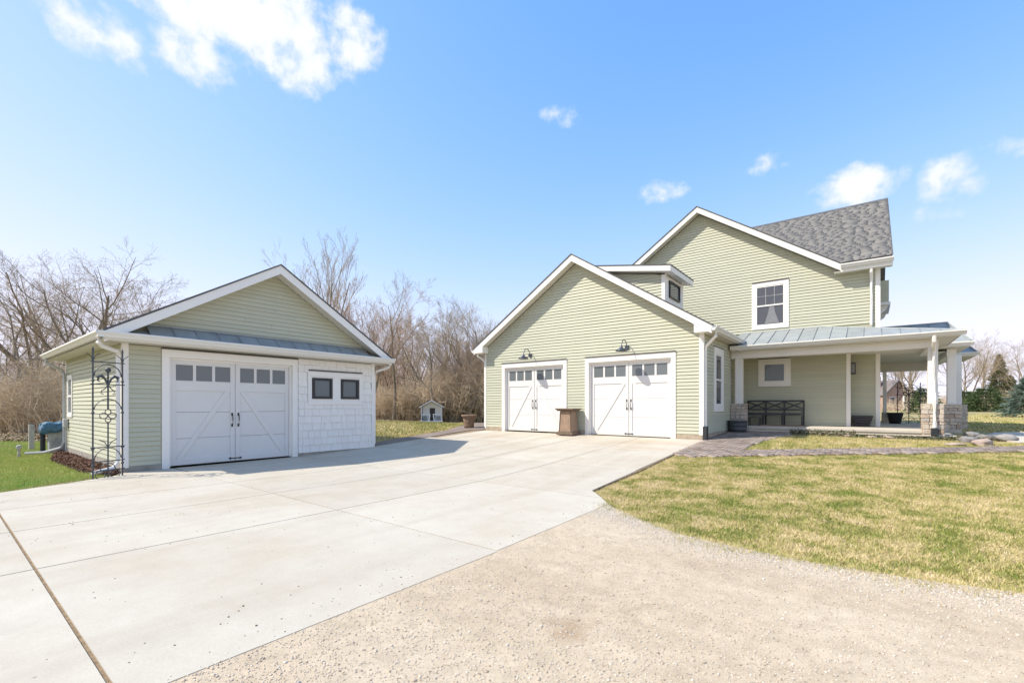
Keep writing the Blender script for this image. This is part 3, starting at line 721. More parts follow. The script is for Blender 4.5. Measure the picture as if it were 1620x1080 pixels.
rake(FA, AC, 3.40, AT, ASL, OV, ga, w=.21, soffit_n=.02)
# pent roof: standing seam panels over the front eave
pz0, pz1 = 2.83, 3.10
pn = 14; pu0, pu1 = 2.42, 8.62
for k in range(pn):
    a, b = pu0+(pu1-pu0)*k/pn, pu0+(pu1-pu0)*(k+1)/pn
    at, bt = max(a, pu0+.55), min(b, pu1-.45)
    at = min(at, b-.01); bt = max(bt, a+.01)
    if k == 0: at, bt, zt = b-.06, b, pz0+.17
    mb = MB(FA); za = pz1 if 0 < k < pn-1 else pz0+.18
    if k == 0: A_, B_ = b-.015, b
    elif k == pn-1: A_, B_ = a, a+.015
    else: A_, B_ = a, b
    mb.hexa([(a, OV-.02, pz0-.012), (b, OV-.02, pz0-.012), (B_, .02, za-.012), (A_, .02, za-.012), (a, OV-.02, pz0), (b, OV-.02, pz0), (B_, .02, za), (A_, .02, za)])
    o = obj('metal_panel', mb, 'metal_roof', ga)
    if k > 0:
        zs = pz1 if k < pn-1 else pz0+.18
        obj('seam', MB(FA).bar((a, OV-.02, pz0+.012), (a, .02, zs+.012), .016, .028), 'metal_roof', o)
obj('flashing', MB(FA).box(2.85, 8.2, .018, .045, pz1-.0, pz1+.035), 'metal_roof', ga)
obj('pent_soffit', MB(FA).box(A0-.4, A1+.4, .0185, OV-.01, 2.685, 2.70), 'soffit', ga)
obj('pent_fascia', MB(FA).box(2.1, 8.9, OV-.012, OV+.012, 2.69, 2.83), 'gutter_cream', ga)
gutter(FA, 2.0, 8.98, 2.845, ga, OV+.012)
gutter(FAs, AB-.3, XA+OV+.11, 2.845, ga, OV-.012)
obj('eave_soffit', MB(FAs).box(AB-.3, XA-.1, .02, OV-.013, 2.685, 2.70), 'soffit', ga)
obj('eave_fascia', MB(FAs).box(AB-.3, XA+OV, OV-.03, OV-.013, 2.69, 2.84), 'gutter_cream', ga)
gutter(FAr, AB-.3, XA+OV, 2.845, ga, OV-.012)
obj('eave_soffit', MB(FAr).box(AB-.3, XA-.1, .02, OV-.013, 2.685, 2.70), 'soffit', ga)
downspout(W0, [(XA+.30, A0-.44, 2.73), (XA+.30, A0-.44, 2.64), (XA+.20, A0-.36, 2.57), (XA+.06, A0-.10, 2.50), (XA-.02, A0-.075, 2.42), (XA-.02, A0-.075, .25), (XA-.0, A0-.16, .12), (XA+.1, A0-.5, .06)], ga, 'white_trim')
ds = downspout(W0, [(AB+.10, A0-.44, 2.73), (AB+.10, A0-.44, 2.60), (AB+.12, A0-.12, 2.42), (AB+.12, A0-.07, 2.3), (AB+.12, A0-.07, .35), (AB+.10, A0-.15, .18), (AB-.15, A0-.45, .06), (AB-.35, A0-.8, .05)], ga, 'pipe_grey')
obj('meter_box', MB().box(AB+.22, AB+.40, A0-.12, A0-.02, .78, 1.02), 'pipe_grey', ga, bevel=.01)
obj('conduit', MB().tube([(AB+.33, A0-.06, .8), (AB+.33, A0-.06, .1)], .018, 6), 'pipe_grey', ga)
downspout(W0, [(XA+.25, A1+.45, 2.74), (XA+.2, A1+.42, 2.6), (XA-.04, A1+.12, 2.46), (XA-.08, A1+.075, 2.3), (XA-.08, A1+.075, .2)], ga)

# ================================================================ HOUSE with attached garage wing and porch
YB, B0, B1 = 13.70, -12.04, -3.75; FZ = .41
ho = thing('house', 'green-sided two-storey house with attached two-door garage and stone-piered porch', 'house', (-4, 18, .5))
FB = Fr((0, YB, 0), (1, 0, 0), (0, -1, 0)); FBs = Fr((B1, 0, 0), (0, 1, 0), (1, 0, 0))
BC, BSL, BT = -7.90, .64, 6.50
DO = ((-11.05, -8.42), (-7.42, -4.66))                 # the two door openings
core = MB(FB)
for p, q, r, s in ((B0+.01, DO[0][0]-.13, .3, 3.6), (DO[0][1]+.13, DO[1][0]-.13, .3, 3.6), (DO[1][1]+.13, B1-.01, .3, 3.6), (DO[0][0]-.13, DO[0][1]+.13, 2.9, 3.6), (DO[1][0]-.13, DO[1][1]+.13, 2.9, 3.6)): core.box(p, q, -.16, -.004, r, s)
core.prism([(B0+.01, 3.6), (B1-.01, 3.6), (BC, BT-.26)], -.16, -.004)
bw = obj('garage_wall', core, 'siding_core', ho)
sw = obj('garage_side_wall', MB(FBs).box(YB+.17, 18.5, -.16, -.004, .3, 3.5), 'siding_core', ho)
obj('garage_side_wall', MB().box(B0+.004, B0+.15, YB+.17, 20, 0, 3.5), 'siding_core', ho)
obj('interior_wall', MB().box(-11.9, -3.95, 15.2, 15.25, .41, 3.4), 'interior', ho)
hol = [(DO[0][0]-.139, DO[0][1]+.139, 0, 3.02), (DO[1][0]-.139, DO[1][1]+.139, 0, 3.02)]
siding(FB, .56, 6.3, lambda z: (max(B0+.03, BC-(BT-.22-z)/BSL), min(B1-.10, BC+(BT-.22-z)/BSL)), bw, holes=hol)
siding(FBs, .58, 3.46, lambda z: (YB+.10, 18.48), sw, holes=[(14.8, 15.93, 1.2, 3.22)])
for a in ((B0+.006, DO[0][0]-.14, YB-.014, YB+.15, .1, .565), (DO[0][1]+.14, DO[1][0]-.14, YB-.014, YB+.15, .1, .565), (DO[1][1]+.14, B1+.014, YB-.014, YB+.15, .1, .555), (B1-.1, B1+.014, YB+.16, 17, .1, .60)): obj('foundation', MB().box(*a), 'foundation', ho)
garage_door(FB, DO[0][0], DO[0][1], FZ+.02, 2.83, ho)
garage_door(FB, DO[1][0], DO[1][1], FZ+.0, 2.83, ho)
obj('corner_board', MB().box(B1-.10, B1+.026, YB-.026, YB+.09, .54, 3.47), 'white_trim', ho, bevel=.003)
obj('corner_board', MB().box(B0-.024, B0+.035, YB-.024, YB+.06, .5, 3.45), 'white_trim', ho, bevel=.003)
window(FBs, 14.8, 15.93, 1.2, 3.2, .22, ho, glass='glass_dark', sash=True, grid=None, fw=.03)
gable_roof(BC, 4.46, BT, BSL, YB-.33, 18.45, ho, 'Y')
rake(FB, BC, 4.47, BT, BSL, .36, ho, w=.215, soffit_n=.02)
for s, e in ((1, -3.43), (-1, -12.37)):                # boxed rake returns
    i = e-s*.47; ze = BT-BSL*abs(e-BC)
    obj('rake_return', MB(FB).prism([(i, 3.71), (e, ze-.10), (e, 3.46), (i, 3.46)], .0195, .365), 'white_trim', ho)
obj('eave_soffit', MB().box(-3.745, -3.44, YB-.0, 18.4, 3.455, 3.475), 'soffit', ho)
obj('eave_fascia', MB().box(-3.44, -3.415, YB-.35, 17.6, 3.455, 3.63), 'gutter_cream', ho)
gutter(Fr((-3.415, 0, 0), (0, 1, 0), (1, 0, 0)), YB-.36, 17.2, 3.60, ho)
gutter(Fr((-12.385, 0, 0), (0, 1, 0), (-1, 0, 0)), YB-.36, 18.2, 3.60, ho)
downspout(W0, [(-3.35, YB-.18, 3.47), (-3.35, YB-.18, 3.34), (-3.5, YB-.10, 3.22), (-3.66, YB+.03, 3.10), (-3.70, YB+.06, 3.0), (-3.70, YB+.06, .8)], ho, boot=(-3.76, -3.64, YB-.03, YB+.13, gz(-3.7, YB)-.02, .80))
downspout(W0, [(-12.42, YB-.05, 3.47), (-12.42, YB-.05, 3.38), (-12.2, YB+.04, 3.22), (-12.11, YB+.04, 3.1), (-12.11, YB+.04, .55)], ho)
# dormer on the garage roof
DX, DY0, DY1 = -5.32, 14.95, 16.8
FDs = Fr((0, DY0, 0), (1, 0, 0), (0, -1, 0)); FDf = Fr((DX, 0, 0), (0, 1, 0), (1, 0, 0))
def droof(x): return 5.93+.175*(DX+.3-x)             # shed roof underside towards the ridge
dw = obj('dormer_wall', MB(FDs).prism([(-7.5, 6.1), (DX-.01, 4.7), (DX-.01, 5.70), (-7.4, 6.12)], -1.8, -.004), 'siding_core', ho)
z = 4.72
siding(FDs, 4.75, 6.05, lambda z: (max(-7.3, BC+(BT-z)/BSL), min(DX-.07, DX+.1-max(0, (z-5.70))/.175)), dw)
obj('dormer_face', MB(FDf).box(DY0+.0, DY1, -.1, .008, 4.7, 5.72), 'shake_white', ho)
for r_ in range(5):
    zz = 4.85+r_*.19; u = DY0+.06
    while u < DY1-.02:
        wd = random.uniform(.12, .22); p, q = u, min(u+wd, DY1-.0)-.004
        if not (zz < 5.66 and zz+.19 > 5.02 and q > 15.3 and p < 16.5) and q-p > .03:
            obj('shake', MB(FDf).box(p, q, .008, .02+.004*(r_ % 2), zz, zz+.183), 'shake_white', dw)
        u += wd
obj('corner_board', MB().box(DX-.08, DX+.03, DY0-.03, DY0+.06, 4.75, 5.71), 'white_trim', ho)
obj('corner_board', MB().box(DX-.05, DX+.028, DY1-.05, DY1+.02, 4.75, 5.71), 'white_trim', ho)
mb = MB(FDf); a, b, c0, c1, w_ = 15.36, 16.42, 5.03, 5.60, .06
mb.box(a, a+w_, .008, .06, c0, c1).box(b-w_, b, .008, .06, c0, c1).box(a+w_, b-w_, .008, .06, c0, c0+w_).box(a+w_, b-w_, .008, .06, c1-w_, c1)
wn = obj('window', mb, 'black_frame', ho); obj('pane', MB(FDf).box(a+w_, b-w_, .01, .022, c0+w_, c1-w_), 'glass_mirror', wn)
dr = MB(Fr((0, 0, 0), (1, 0, 0), (0, 1, 0)))
ex = DX+.30
dr.prism([(ex, 5.72), (ex, 5.90), (-7.9, 6.40), (-7.9, 6.22)], DY0-.28, DY1+.28, 'n')
obj('dormer_roof', dr, 'white_trim', ho)
obj('dormer_roofing', MB().prism([(ex+.02, 5.903), (ex+.02, 5.93), (-7.9, 6.43), (-7.9, 6.403)], DY0-.30, DY1+.30, 'n'), 'shingle_under', ho)

# main block
YH, H1, H0 = 18.50, .26, -10.0
FH = Fr((0, YH, 0), (1, 0, 0), (0, -1, 0))
HC, HSL, HT = -5.20, .677, 9.02
core = MB(); core.box(H0, -.50, YH+.004, YH+.2, .4, 3.35).box(H0, H1-.01, YH+.004, YH+.2, 3.35, 5.9).box(H1-.2, H1-.01, YH+.2, 27.8, 3.35, 5.9).box(H0, H0+.2, YH+.2, 27.8, .4, 5.9).box(H1-.2, H1-.012, 19.1, 27.8, .4, 3.35).box(H0, H1-.2, 27.6, 27.8, .4, 5.9)
core.prism([(-9.5, 5.9), (-.9, 5.9), (HC, HT-.28)], YH+.004, YH+.2, 'n')
hw = obj('house_wall', core, 'siding_core', ho)
obj('interior_wall', MB().box(-9.5, -.3, 20.2, 20.25, .7, 5.8), 'interior', ho)
def hspan(z):
    if z < 5.76: return (-8.6, H1-.10)
    return (HC-(HT-.22-z)/HSL, HC+(HT-.22-z)/HSL)
UW = (-3.36, -2.20, 4.13, 5.81)
siding(FH, 4.02, 8.85, hspan, hw, holes=[UW])
PW = (-3.15, -2.15, 2.07, 3.05)
pw = obj('porch_wall', MB().box(B1+.02, -.52, YH+.0005, YH+.0035, .7, 3.3), 'siding_core', ho)
siding(FH, .72, 3.20, lambda z: (B1+.02, -.575), pw, holes=[PW])
window(FH, *UW, .13, ho, glass='glass_dark', sash=True, grid=(3, 2), top=.14, fw=.04)
cu = MB(FH); cu.prism([(-2.80, 4.95), (-2.66, 4.95), (-2.62, 4.70), (-2.50, 4.33), (-2.95, 4.33), (-2.84, 4.70)], .0102, .0125)
obj('curtain', cu, 'curtain', ho)
window(FH, *PW, .17, ho, glass='glass_clear', fw=.03)
obj('corner_board', MB().box(H1-.10, H1+.026, YH-.026, YH+.08, 3.75, 5.72), 'white_trim', ho, bevel=.003)
obj('downspout', MB().tube([(.18-.12, YH-.31, 5.72), (.06, YH-.31, 5.6), (.06, YH-.07, 5.42), (.06, YH-.07, 3.95)], .042, 6), 'white_trim', ho)
# alcove on the porch
obj('corner_board', MB().box(-.585, -.47, YH-.028, YH+.08, .71, 3.2), 'white_trim', ho, bevel=.003)
aw = obj('alcove_wall', MB().box(-.5, H1-.01, 19.054, 19.2, .5, 3.35).box(-.6, -.505, YH+.05, 19.1, .5, 3.35), 'siding_core', ho)
siding(Fr((0, 19.05, 0), (1, 0, 0), (0, -1, 0)), .72, 3.2, lambda z: (-.495, H1-.09), aw)
siding(Fr((-.505, 0, 0), (0, 1, 0), (1, 0, 0)), .72, 3.2, lambda z: (YH+.085, 19.03), aw)
obj('corner_board', MB().box(H1-.09, H1+.03, 19.02, 19.14, .71, 3.2), 'white_trim', ho, bevel=.003)
# main roof and cross gable
MY, MT, MSL = 23.20, 9.52, .695
VY = MY-(MT-HT)/MSL
def slope_pt(x, y): return (x, y, MT-MSL*(MY-y))
for poly in ([(.57, YH-.35), (.57, MY), (HC, MY), (HC, VY), (-.66, YH-.35)], [(-7.6, MY), (-7.6, 20.19), (HC-.001, VY), (HC-.001, MY)]):
    mb = MB(); n_ = len(poly); k1 = mb.pts([slope_pt(*p) for p in poly]); k2 = mb.pts([(p[0], p[1], slope_pt(*p)[2]-.14) for p in poly])
    mb.f += [tuple(range(k1, k1+n_)), tuple(reversed(range(k2, k2+n_)))]+[(k1+i, k2+i, k2+(i+1) % n_, k1+(i+1) % n_) for i in range(n_)]
    obj('roof_slope', mb, 'shingle_under', ho)
mb = MB(); mb.prism([(MY, MT), (2*MY-YH+.35, MT-MSL*(MY-YH+.35)), (2*MY-YH+.35, MT-MSL*(MY-YH+.35)-.14), (MY, MT-.16)], -7.6, .57, 'u'); obj('roof_slope', mb, 'shingle_under', ho)
obj('gable_wall', MB().prism([(YH+.2, 5.9), (27.8, 5.9), (MY, 9.1)], H1-.2, H1-.01, 'u'), 'siding_core', ho)
gable_roof(HC, 4.53, HT, HSL, YH-.33, VY, ho, 'Y') if False else None
for s_ in (-1, 1):
    zt_ = HT-HSL*4.53; mb = MB()
    mb.hexa([(HC, YH-.33, HT-.16), (HC+s_*4.53, YH-.33, zt_-.16), (HC+s_*4.53, YH-.2, zt_-.16), (HC, VY, HT-.16), (HC, YH-.33, HT), (HC+s_*4.53, YH-.33, zt_), (HC+s_*4.53, YH-.2, zt_), (HC, VY, HT)]); obj('roof_slope', mb, 'shingle_plain', ho)
rake(FH, HC, 4.53, HT, HSL, .36, ho, w=.205, soffit_n=.02)
obj('rake_board', MB().box(.545, .575, YH-.33, YH-.1, 5.72, 5.9), 'white_trim', ho)
ze = MT-MSL*(MY-YH+.35)
obj('eave_soffit', MB().box(-.9, .56, YH-.33, YH-.02, 5.715, 5.73), 'soffit', ho)
obj('eave_fascia', MB().box(-.72, .565, YH-.365, YH-.34, 5.70, 5.90), 'gutter_cream', ho)
gutter(Fr((0, YH-.365, 0), (1, 0, 0), (0, -1, 0)), -.72, .60, 5.93, ho)
# shingle tabs of the main slope
V = []; F = []
nu = Vector((0, -MSL, 1)).normalized(); L_ = math.hypot(1, MSL)
y = YH-.37; row = 0
sl_up = Vector((0, 1, MSL)).normalized(); nrm = Vector((0, -MSL, 1)).normalized()
origin = Vector((0, YH-.37, MT-MSL*(MY-YH+.37)+.002))
t = 0
while t < (MY-YH+.37)*L_-.05:
    yy = origin.y+sl_up.y*t; xv = HC if yy > VY else -.66+(HC+.66)*(yy-YH+.35)/(VY-YH+.35)
    x = max(xv, HC)-random.uniform(.0, .14)
    while x < .585:
        wd = random.choice((.18, .24, .3, .38, .46)); xe = min(x+wd, .59)
        th = random.choice((.016, .022))
        b0 = origin+sl_up*t; b1 = origin+sl_up*(t+.15)
        k = len(V)
        for (px_, p, h) in ((x+.003, b0, 0), (xe-.003, b0, 0), (xe-.003, b1, 0), (x+.003, b1, 0), (x+.003, b0, th), (xe-.003, b0, th), (xe-.003, b1, .003), (x+.003, b1, .003)):
            q = p+nrm*h; V.append((px_, q.y, q.z))
        F += [(k+4, k+5, k+6, k+7), (k, k+1, k+5, k+4), (k+1, k+2, k+6, k+5), (k+3, k, k+4, k+7)]
        x = xe if xe > x+.01 else .6
    t += .143; row += 1
raw('shingle', V, F, 'shingle', ho, kind='stuff')
obj('ridge_cap', MB().prism([(MY-.16, MT-.09), (MY, MT+.025), (MY+.16, MT-.09)], -6, .59, 'u'), 'shingle_under', ho)
# bracketed bay on the far side wall, seen edge on
mb = MB(); mb.box(H1, H1+.28, 20.3, 22.3, 4.95, 5.7); bay = obj('bay_window', mb, 'siding', ho)
obj('bay_sill', MB().box(H1, H1+.32, 20.25, 22.35, 4.85, 4.95), 'white_trim', bay)
obj('bracket', MB().prism([(H1, 4.85), (H1+.26, 4.85), (H1+.2, 4.7), (H1+.08, 4.6), (H1+.05, 4.3), (H1, 4.2)], 20.4, 20.5, 'n'), 'white_trim', bay)
obj('bracket', MB().prism([(H1, 4.85), (H1+.26, 4.85), (H1+.2, 4.7), (H1+.08, 4.6), (H1+.05, 4.3), (H1, 4.2)], 22.1, 22.2, 'n'), 'white_trim', bay)

# ---------------------------------------------------------------- porch
PY = 17.0; PF = .71
mb = MB(); mb.box(B1+.02, 1.42, PY-.10, YH+.7, PF-.09, PF); obj('porch_floor', mb, 'porch_concrete', ho, bevel=.012)
obj('porch_floor', MB().box(H1+.02, 1.9, YH+.705, 24.0, PF-.12, PF-.002), 'porch_concrete', ho, bevel=.012)
obj('porch_base', MB().box(B1+.02, 1.40, PY-.07, PY+.2, .3, PF-.091), 'porch_concrete', ho)
obj('porch_base', MB().box(1.22, 1.86, PY-.0, 24.0, .3, PF-.125), 'porch_concrete', ho)
obj('beam', MB().box(B1+.02, 1.50, PY, PY+.22, 2.99, 3.26), 'white_trim', ho, bevel=.004)
obj('beam', MB().box(1.28, 1.50, PY+.22, 19.75, 2.99, 3.26), 'white_trim', ho, bevel=.004)
obj('beam', MB().box(H1+.03, 2.1, 23.8, 24.0, 2.75, 3.2), 'ceiling_white', ho, bevel=.004)
obj('beam', MB().box(1.93, 2.15, 19.74, 23.8, 2.95, 3.17), 'white_trim', ho)
obj('porch_ceiling', MB().box(B1+.02, 1.28, PY+.22, YH-.02, 3.08, 3.1).box(-.5, 1.28, YH+.0, 19.74, 3.081, 3.1).box(H1+.03, 1.9, 19.75, 23.8, 3.08, 3.1), 'ceiling_white', ho)
pf = MB(); pf.box(B1+.36, 1.86, PY-.33, PY-.005, 3.225, 3.24); obj('porch_soffit', pf, 'soffit', ho)
obj('porch_soffit', MB().box(1.505, 1.86, PY, 19.4, 3.225, 3.24), 'soffit', ho)
FP = Fr((0, PY-.35, 0), (1, 0, 0), (0, -1, 0))
obj('porch_fascia', MB(FP).box(B1+.06, 1.9, -.02, .0, 3.225, 3.36), 'gutter_cream', ho)
gutter(FP, B1+.08, 2.0, 3.375, ho, .0)
obj('porch_fascia', MB().box(1.88, 1.9, PY-.34, 19.4, 3.225, 3.36), 'gutter_cream', ho)
# standing seam panels of the front slope
ex0, ex1, ez, ey = -3.74, 1.92, 3.38, PY-.36
tz, ty = 4.03, YH-.022
def top_u(u): return u
hipx = -1.25
def roof_pt(u, s):           # s 0 eave .. 1 top
    return (u, ey+(ty-ey)*s, ez+(tz-ez)*s)
pw_ = .41; u = ex1
while u > ex0+.02:
    a = max(u-pw_, ex0); b = u
    def smax(x): return 1.0 if x <= hipx else max(0, (ex1-x)/(ex1-hipx))
    sa, sb = smax(a), smax(b)
    A, B_, C_, D = roof_pt(a, 0), roof_pt(b, 0), roof_pt(b, max(sb, .002)), roof_pt(a, max(sa, .002))
    mb = MB(); dn = lambda p: (p[0], p[1], p[2]-.015)
    if a < hipx < b: mb.prism([], 0, 0) if False else None
    mb.hexa([dn(A), dn(B_), dn(C_), dn(D), A, B_, C_, D])
    o = obj('metal_panel', mb, 'metal_roof', ho)
    if sa > .03 and a > ex0+.05:
        p, q = roof_pt(a, 0), roof_pt(a, sa); obj('seam', MB().bar((p[0], p[1], p[2]+.012), (q[0], q[1], q[2]+.012), .016, .03), 'metal_roof', o)
    u -= pw_
obj('hip_cap', MB().tube([roof_pt(ex1, 0), roof_pt(hipx, 1), roof_pt(ex0, 1)], .028, 6), 'metal_roof', ho)
mb = MB(); mb.hexa([(ex1, ey, ez-.03), (ex1, 19.5, ez-.03), (hipx, 19.5, tz-.03), (hipx, ty, tz-.03), (ex1, ey, ez-.012), (ex1, 19.5, ez-.012), (hipx, 19.5, tz-.012), (hipx, ty, tz-.012)])
obj('metal_panel', mb, 'metal_roof', ho)
# two stepped hip roofs further along the side porch
def hip_roof(x0, x1, y0, y1, z0, z1, rx, parent):
    ym = (y0+y1)/2
    def face(pts, uax):
        mb = MB(); n = len(pts); k = mb.pts(pts); kk = mb.pts([(p[0], p[1], p[2]-.02) for p in pts])
        mb.f += [tuple(range(k, k+n)), tuple(reversed(range(kk, kk+n)))]+[(k+i, kk+i, kk+(i+1) % n, k+(i+1) % n) for i in range(n)]
        return obj('metal_panel', mb, 'metal_roof', parent)
    nseg = max(2, int((x1-x0)/.42))
    for k in range(nseg):
        a = x0+(x1-x0)*k/nseg; b = x0+(x1-x0)*(k+1)/nseg
        def tp(x): return (x, ym, z1) if x <= x1-rx else (x, y0+(ym-y0)*(x1-x)/rx, z0+(z1-z0)*(x1-x)/rx)
        pts = [(a, y0, z0), (b, y0, z0), tp(b), tp(a)]
        if b >= x1-1e-6: pts = [(a, y0, z0), (b, y0, z0), tp(a)] if a > x1-rx else [(a, y0, z0), (b, y0, z0), (x1-rx, ym, z1), tp(a)]
        o = face(pts, 0)
        if k: q = tp(a); obj('seam', MB().bar((a, y0, z0+.012), (q[0], q[1], q[2]+.012), .016, .028), 'metal_roof', o)
    face([(x1, y0, z0), (x1, y1, z0), (x1-rx, ym, z1)], 0); face([(x1, y1, z0), (x0, y1, z0), (x0, ym, z1), (x1-rx, ym, z1)], 0)
    obj('hip_cap', MB().tube([(x1, y0, z0+.015), (x1-rx, ym, z1+.015), (x0, ym, z1+.015)], .03, 6), 'metal_roof', parent)
    obj('porch_fascia', MB().box(x0, x1-.01, y0+.02, y0+.04, z0-.15, z0-.022).box(x1-.035, x1-.012, y0+.04, y1, z0-.15, z0-.022), 'gutter_cream', parent)
    gutter(Fr((0, y0+.02, 0), (1, 0, 0), (0, -1, 0)), x0+(.0 if x0 > 1 else 1.5), x1+.06, z0-.002, parent)
    obj('porch_soffit', MB().box(x0, x1-.04, y0+.05, y1, z0-.16, z0-.145), 'soffit', parent)
hip_roof(H1+.03, 2.43, 19.4, 21.6, 3.34, 4.09, .42, ho)
hip_roof(H1+.03, 3.06, 23.3, 26.0, 3.33, 4.15, .5, ho)
# posts and stone piers
STONE = None
def stone_mesh():
    bm = bmesh.new(); bmesh.ops.create_cube(bm, size=1)
    bmesh.ops.bevel(bm, geom=list(bm.edges), offset=.07, segments=1, affect='EDGES')
    for v in bm.verts: v.co += Vector((random.uniform(-.04, .04), random.uniform(-.04, .04), random.uniform(-.04, .04)))
    me = bpy.data.meshes.new('stone'); bm.to_mesh(me); bm.free(); me.materials.append(MATS['stone']); return me
STONES = [stone_mesh() for _ in range(5)]
def pier(x0, x1, y0, y1, z0, z1, parent, base=0):
    p = obj('pier', MB().box(x0+.04, x1-.04, y0+.04, y1-.04, z0-.1, z1-.03), 'foundation_grey', parent)
    if base: obj('pier_base', MB().box(x0-.01, x1+.01, y0-.01, y1+.01, z0-.25, z0+base), 'porch_concrete', p, bevel=.008)
    z = z0+base
    while z < z1-.05:
        h = random.uniform(.075, .135); zt = min(z+h, z1-.03)
        if z1-.03-zt < .05: zt = z1-.03
        for face in (0, 1, 2):                            # -y, +x, -x
            L0, L1 = (x0, x1) if face == 0 else (y0, y1); u = L0
            while u < L1-.01:
                wd = random.uniform(.11, .27); e = min(u+wd, L1)
                if L1-e < .06: e = L1
                c = (u+e)/2; zc = (z+zt)/2; g_ = .009
                o = bpy.data.objects.new('stone', random.choice(STONES)); COL.objects.link(o); o.parent = p
                dj = random.uniform(0, .018)
                if face == 0: o.location = (c, y0+.035-dj, zc); o.scale = (e-u-g_, .09, zt-z-g_)
                elif face == 1: o.location = (x1-.035+dj, c, zc); o.scale = (.09, e-u-g_, zt-z-g_)
                else: o.location = (x0+.035-dj, c, zc); o.scale = (.09, e-u-g_, zt-z-g_)
                u = e
        z = zt
    obj('pier_cap', MB().box(x0-.02, x1+.02, y0-.02, y1+.02, z1-.03, z1), 'porch_concrete', p, bevel=.008)
def post(x0, x1, y0, y1, z0, z1, parent):
    mb = MB(); mb.box(x0, x1, y0, y1, z0, z1); o = obj('post', mb, 'white_trim', parent, bevel=.006)
    return o
pier(-3.72, -3.29, 16.92, 17.34, .55, 1.46, ho); post(-3.61, -3.39, 17.02, 17.24, 1.46, 2.99, ho)
pier(1.17, 1.60, 16.88, 17.32, .50, 1.45, ho, .12); post(1.28, 1.49, 17.0, 17.22, 1.45, 2.99, ho)
pier(1.85, 2.25, 19.65, 20.05, .55, 1.43, ho, .12); post(1.94, 2.14, 19.75, 19.95, 1.43, 2.949, ho)
pier(2.36, 2.72, 22.5, 22.9, .55, 1.43, ho); post(2.44, 2.60, 22.62, 22.8, 1.43, 3.2, ho)
pier(.42, .62, 23.6, 23.9, .6, 1.12, ho); post(.44, .56, 23.7, 23.85, 1.12, 2.75, ho)
downspout(W0, [(1.38, 16.60, 3.26), (1.38, 16.62, 3.12), (1.38, 16.78, 3.0), (1.40, 16.95, 2.88), (1.40, 16.955, 1.75), (1.40, 16.80, 1.55), (1.40, 16.78, .8)], ho, w=.085, boot=(1.33, 1.47, 16.71, 16.86, .42, .78))

# ================================================================ THINGS
# gooseneck lamps
def lamp(x, label):
    t = thing('gooseneck_lamp', label, 'lamp', (x, YB, 3.2), 'gooseneck lamps over the garage doors')
    f = Fr((x, YB-.018, 3.24), (1, 0, 0), (0, -1, 0))
    mb = MB(f); mb.tube([(0, 0, 0), (0, .03, 0)], [.075, .07], 14); obj('wall_plate', mb, 'lamp_metal', t, smooth=False)
    path = [(0, .02, .0)]+[(0, .02+.19*(1-math.cos(a)), .19*math.sin(a)*1.15) for a in [math.pi*k/12 for k in range(1, 12)]]+[(0, .42, -.03)]
    obj('arm', MB(f).tube(path, .014, 7), 'lamp_metal', t, smooth=True)
    sh = MB(Fr(tuple(f(0, .42, 0)), (1, 0, 0), (0, 1, 0)))
    sh.lathe([(.03, .0), (.045, -.02), (.05, -.05), (.11, -.085), (.17, -.115), (.185, -.155), (.178, -.155), (.16, -.12), (.1, -.09), (.02, -.07)], sides=22)
    obj('shade', sh, 'lamp_metal', t, smooth=True)
lamp(-9.85, 'dark gooseneck barn lamp over the garage door nearer the trees'); lamp(-6.06, 'dark gooseneck barn lamp over the garage door nearer the porch')
# wooden pedestal between the doors
t = thing('wooden_pedestal', 'weathered brown wooden pedestal box standing between the two garage doors', 'pedestal', (-8.0, 13.30, gz(-8, 13.3)))
zb = gz(-8, 13.3)+.036
obj('plinth', MB().box(-8.33, -7.70, 13.06, 13.62, zb, zb+.10), 'brown_wood_dark', t, bevel=.008)
bd = obj('body', MB().hexa([(-8.27, 13.12, zb+.1), (-7.76, 13.12, zb+.1), (-7.76, 13.56, zb+.1), (-8.27, 13.56, zb+.1), (-8.22, 13.16, zb+.80), (-7.81, 13.16, zb+.80), (-7.81, 13.52, zb+.80), (-8.22, 13.52, zb+.80)]), 'brown_wood', t, bevel=.01)
for x in (-8.24, -7.79): obj('panel_edge', MB().bar((x+(.0 if x > -8 else .0), 13.125, zb+.11), (x+(.03 if x < -8 else -.03), 13.155, zb+.79), .03, .03), 'brown_wood_dark', bd)
obj('cap', MB().box(-8.32, -7.71, 13.08, 13.60, zb+.80, zb+.84).box(-8.36, -7.67, 13.04, 13.64, zb+.841, zb+.89), 'brown_wood_dark', t, bevel=.01)
# clay urn on the rear walk
zu = gz(-13.43, 14.2)+.035
t = thing('urn_planter', 'brown banded clay urn on the walk beside the garage corner', 'planter', (-13.43, 14.2, zu))
pz_ = MB(Fr((-13.43, 14.2, zu), (1, 0, 0), (0, 1, 0)))
pz_.lathe([(.20, 0), (.215, .10), (.21, .16), (.235, .20), (.23, .24), (.27, .42), (.265, .44), (.335, .48), (.34, .54), (.30, .55), (.27, .50), (.1, .46)], sides=30); obj('urn_body', pz_, 'urn_clay', t, smooth=True)
for s in (-1, 1): obj('handle', MB(Fr((-13.43, 14.2, zu), (1, 0, 0), (0, 1, 0))).tube([(s*.24, 0, .26), (s*.30, 0, .28), (s*.31, 0, .36), (s*.27, 0, .4)], .018, 6), 'urn_clay', t)
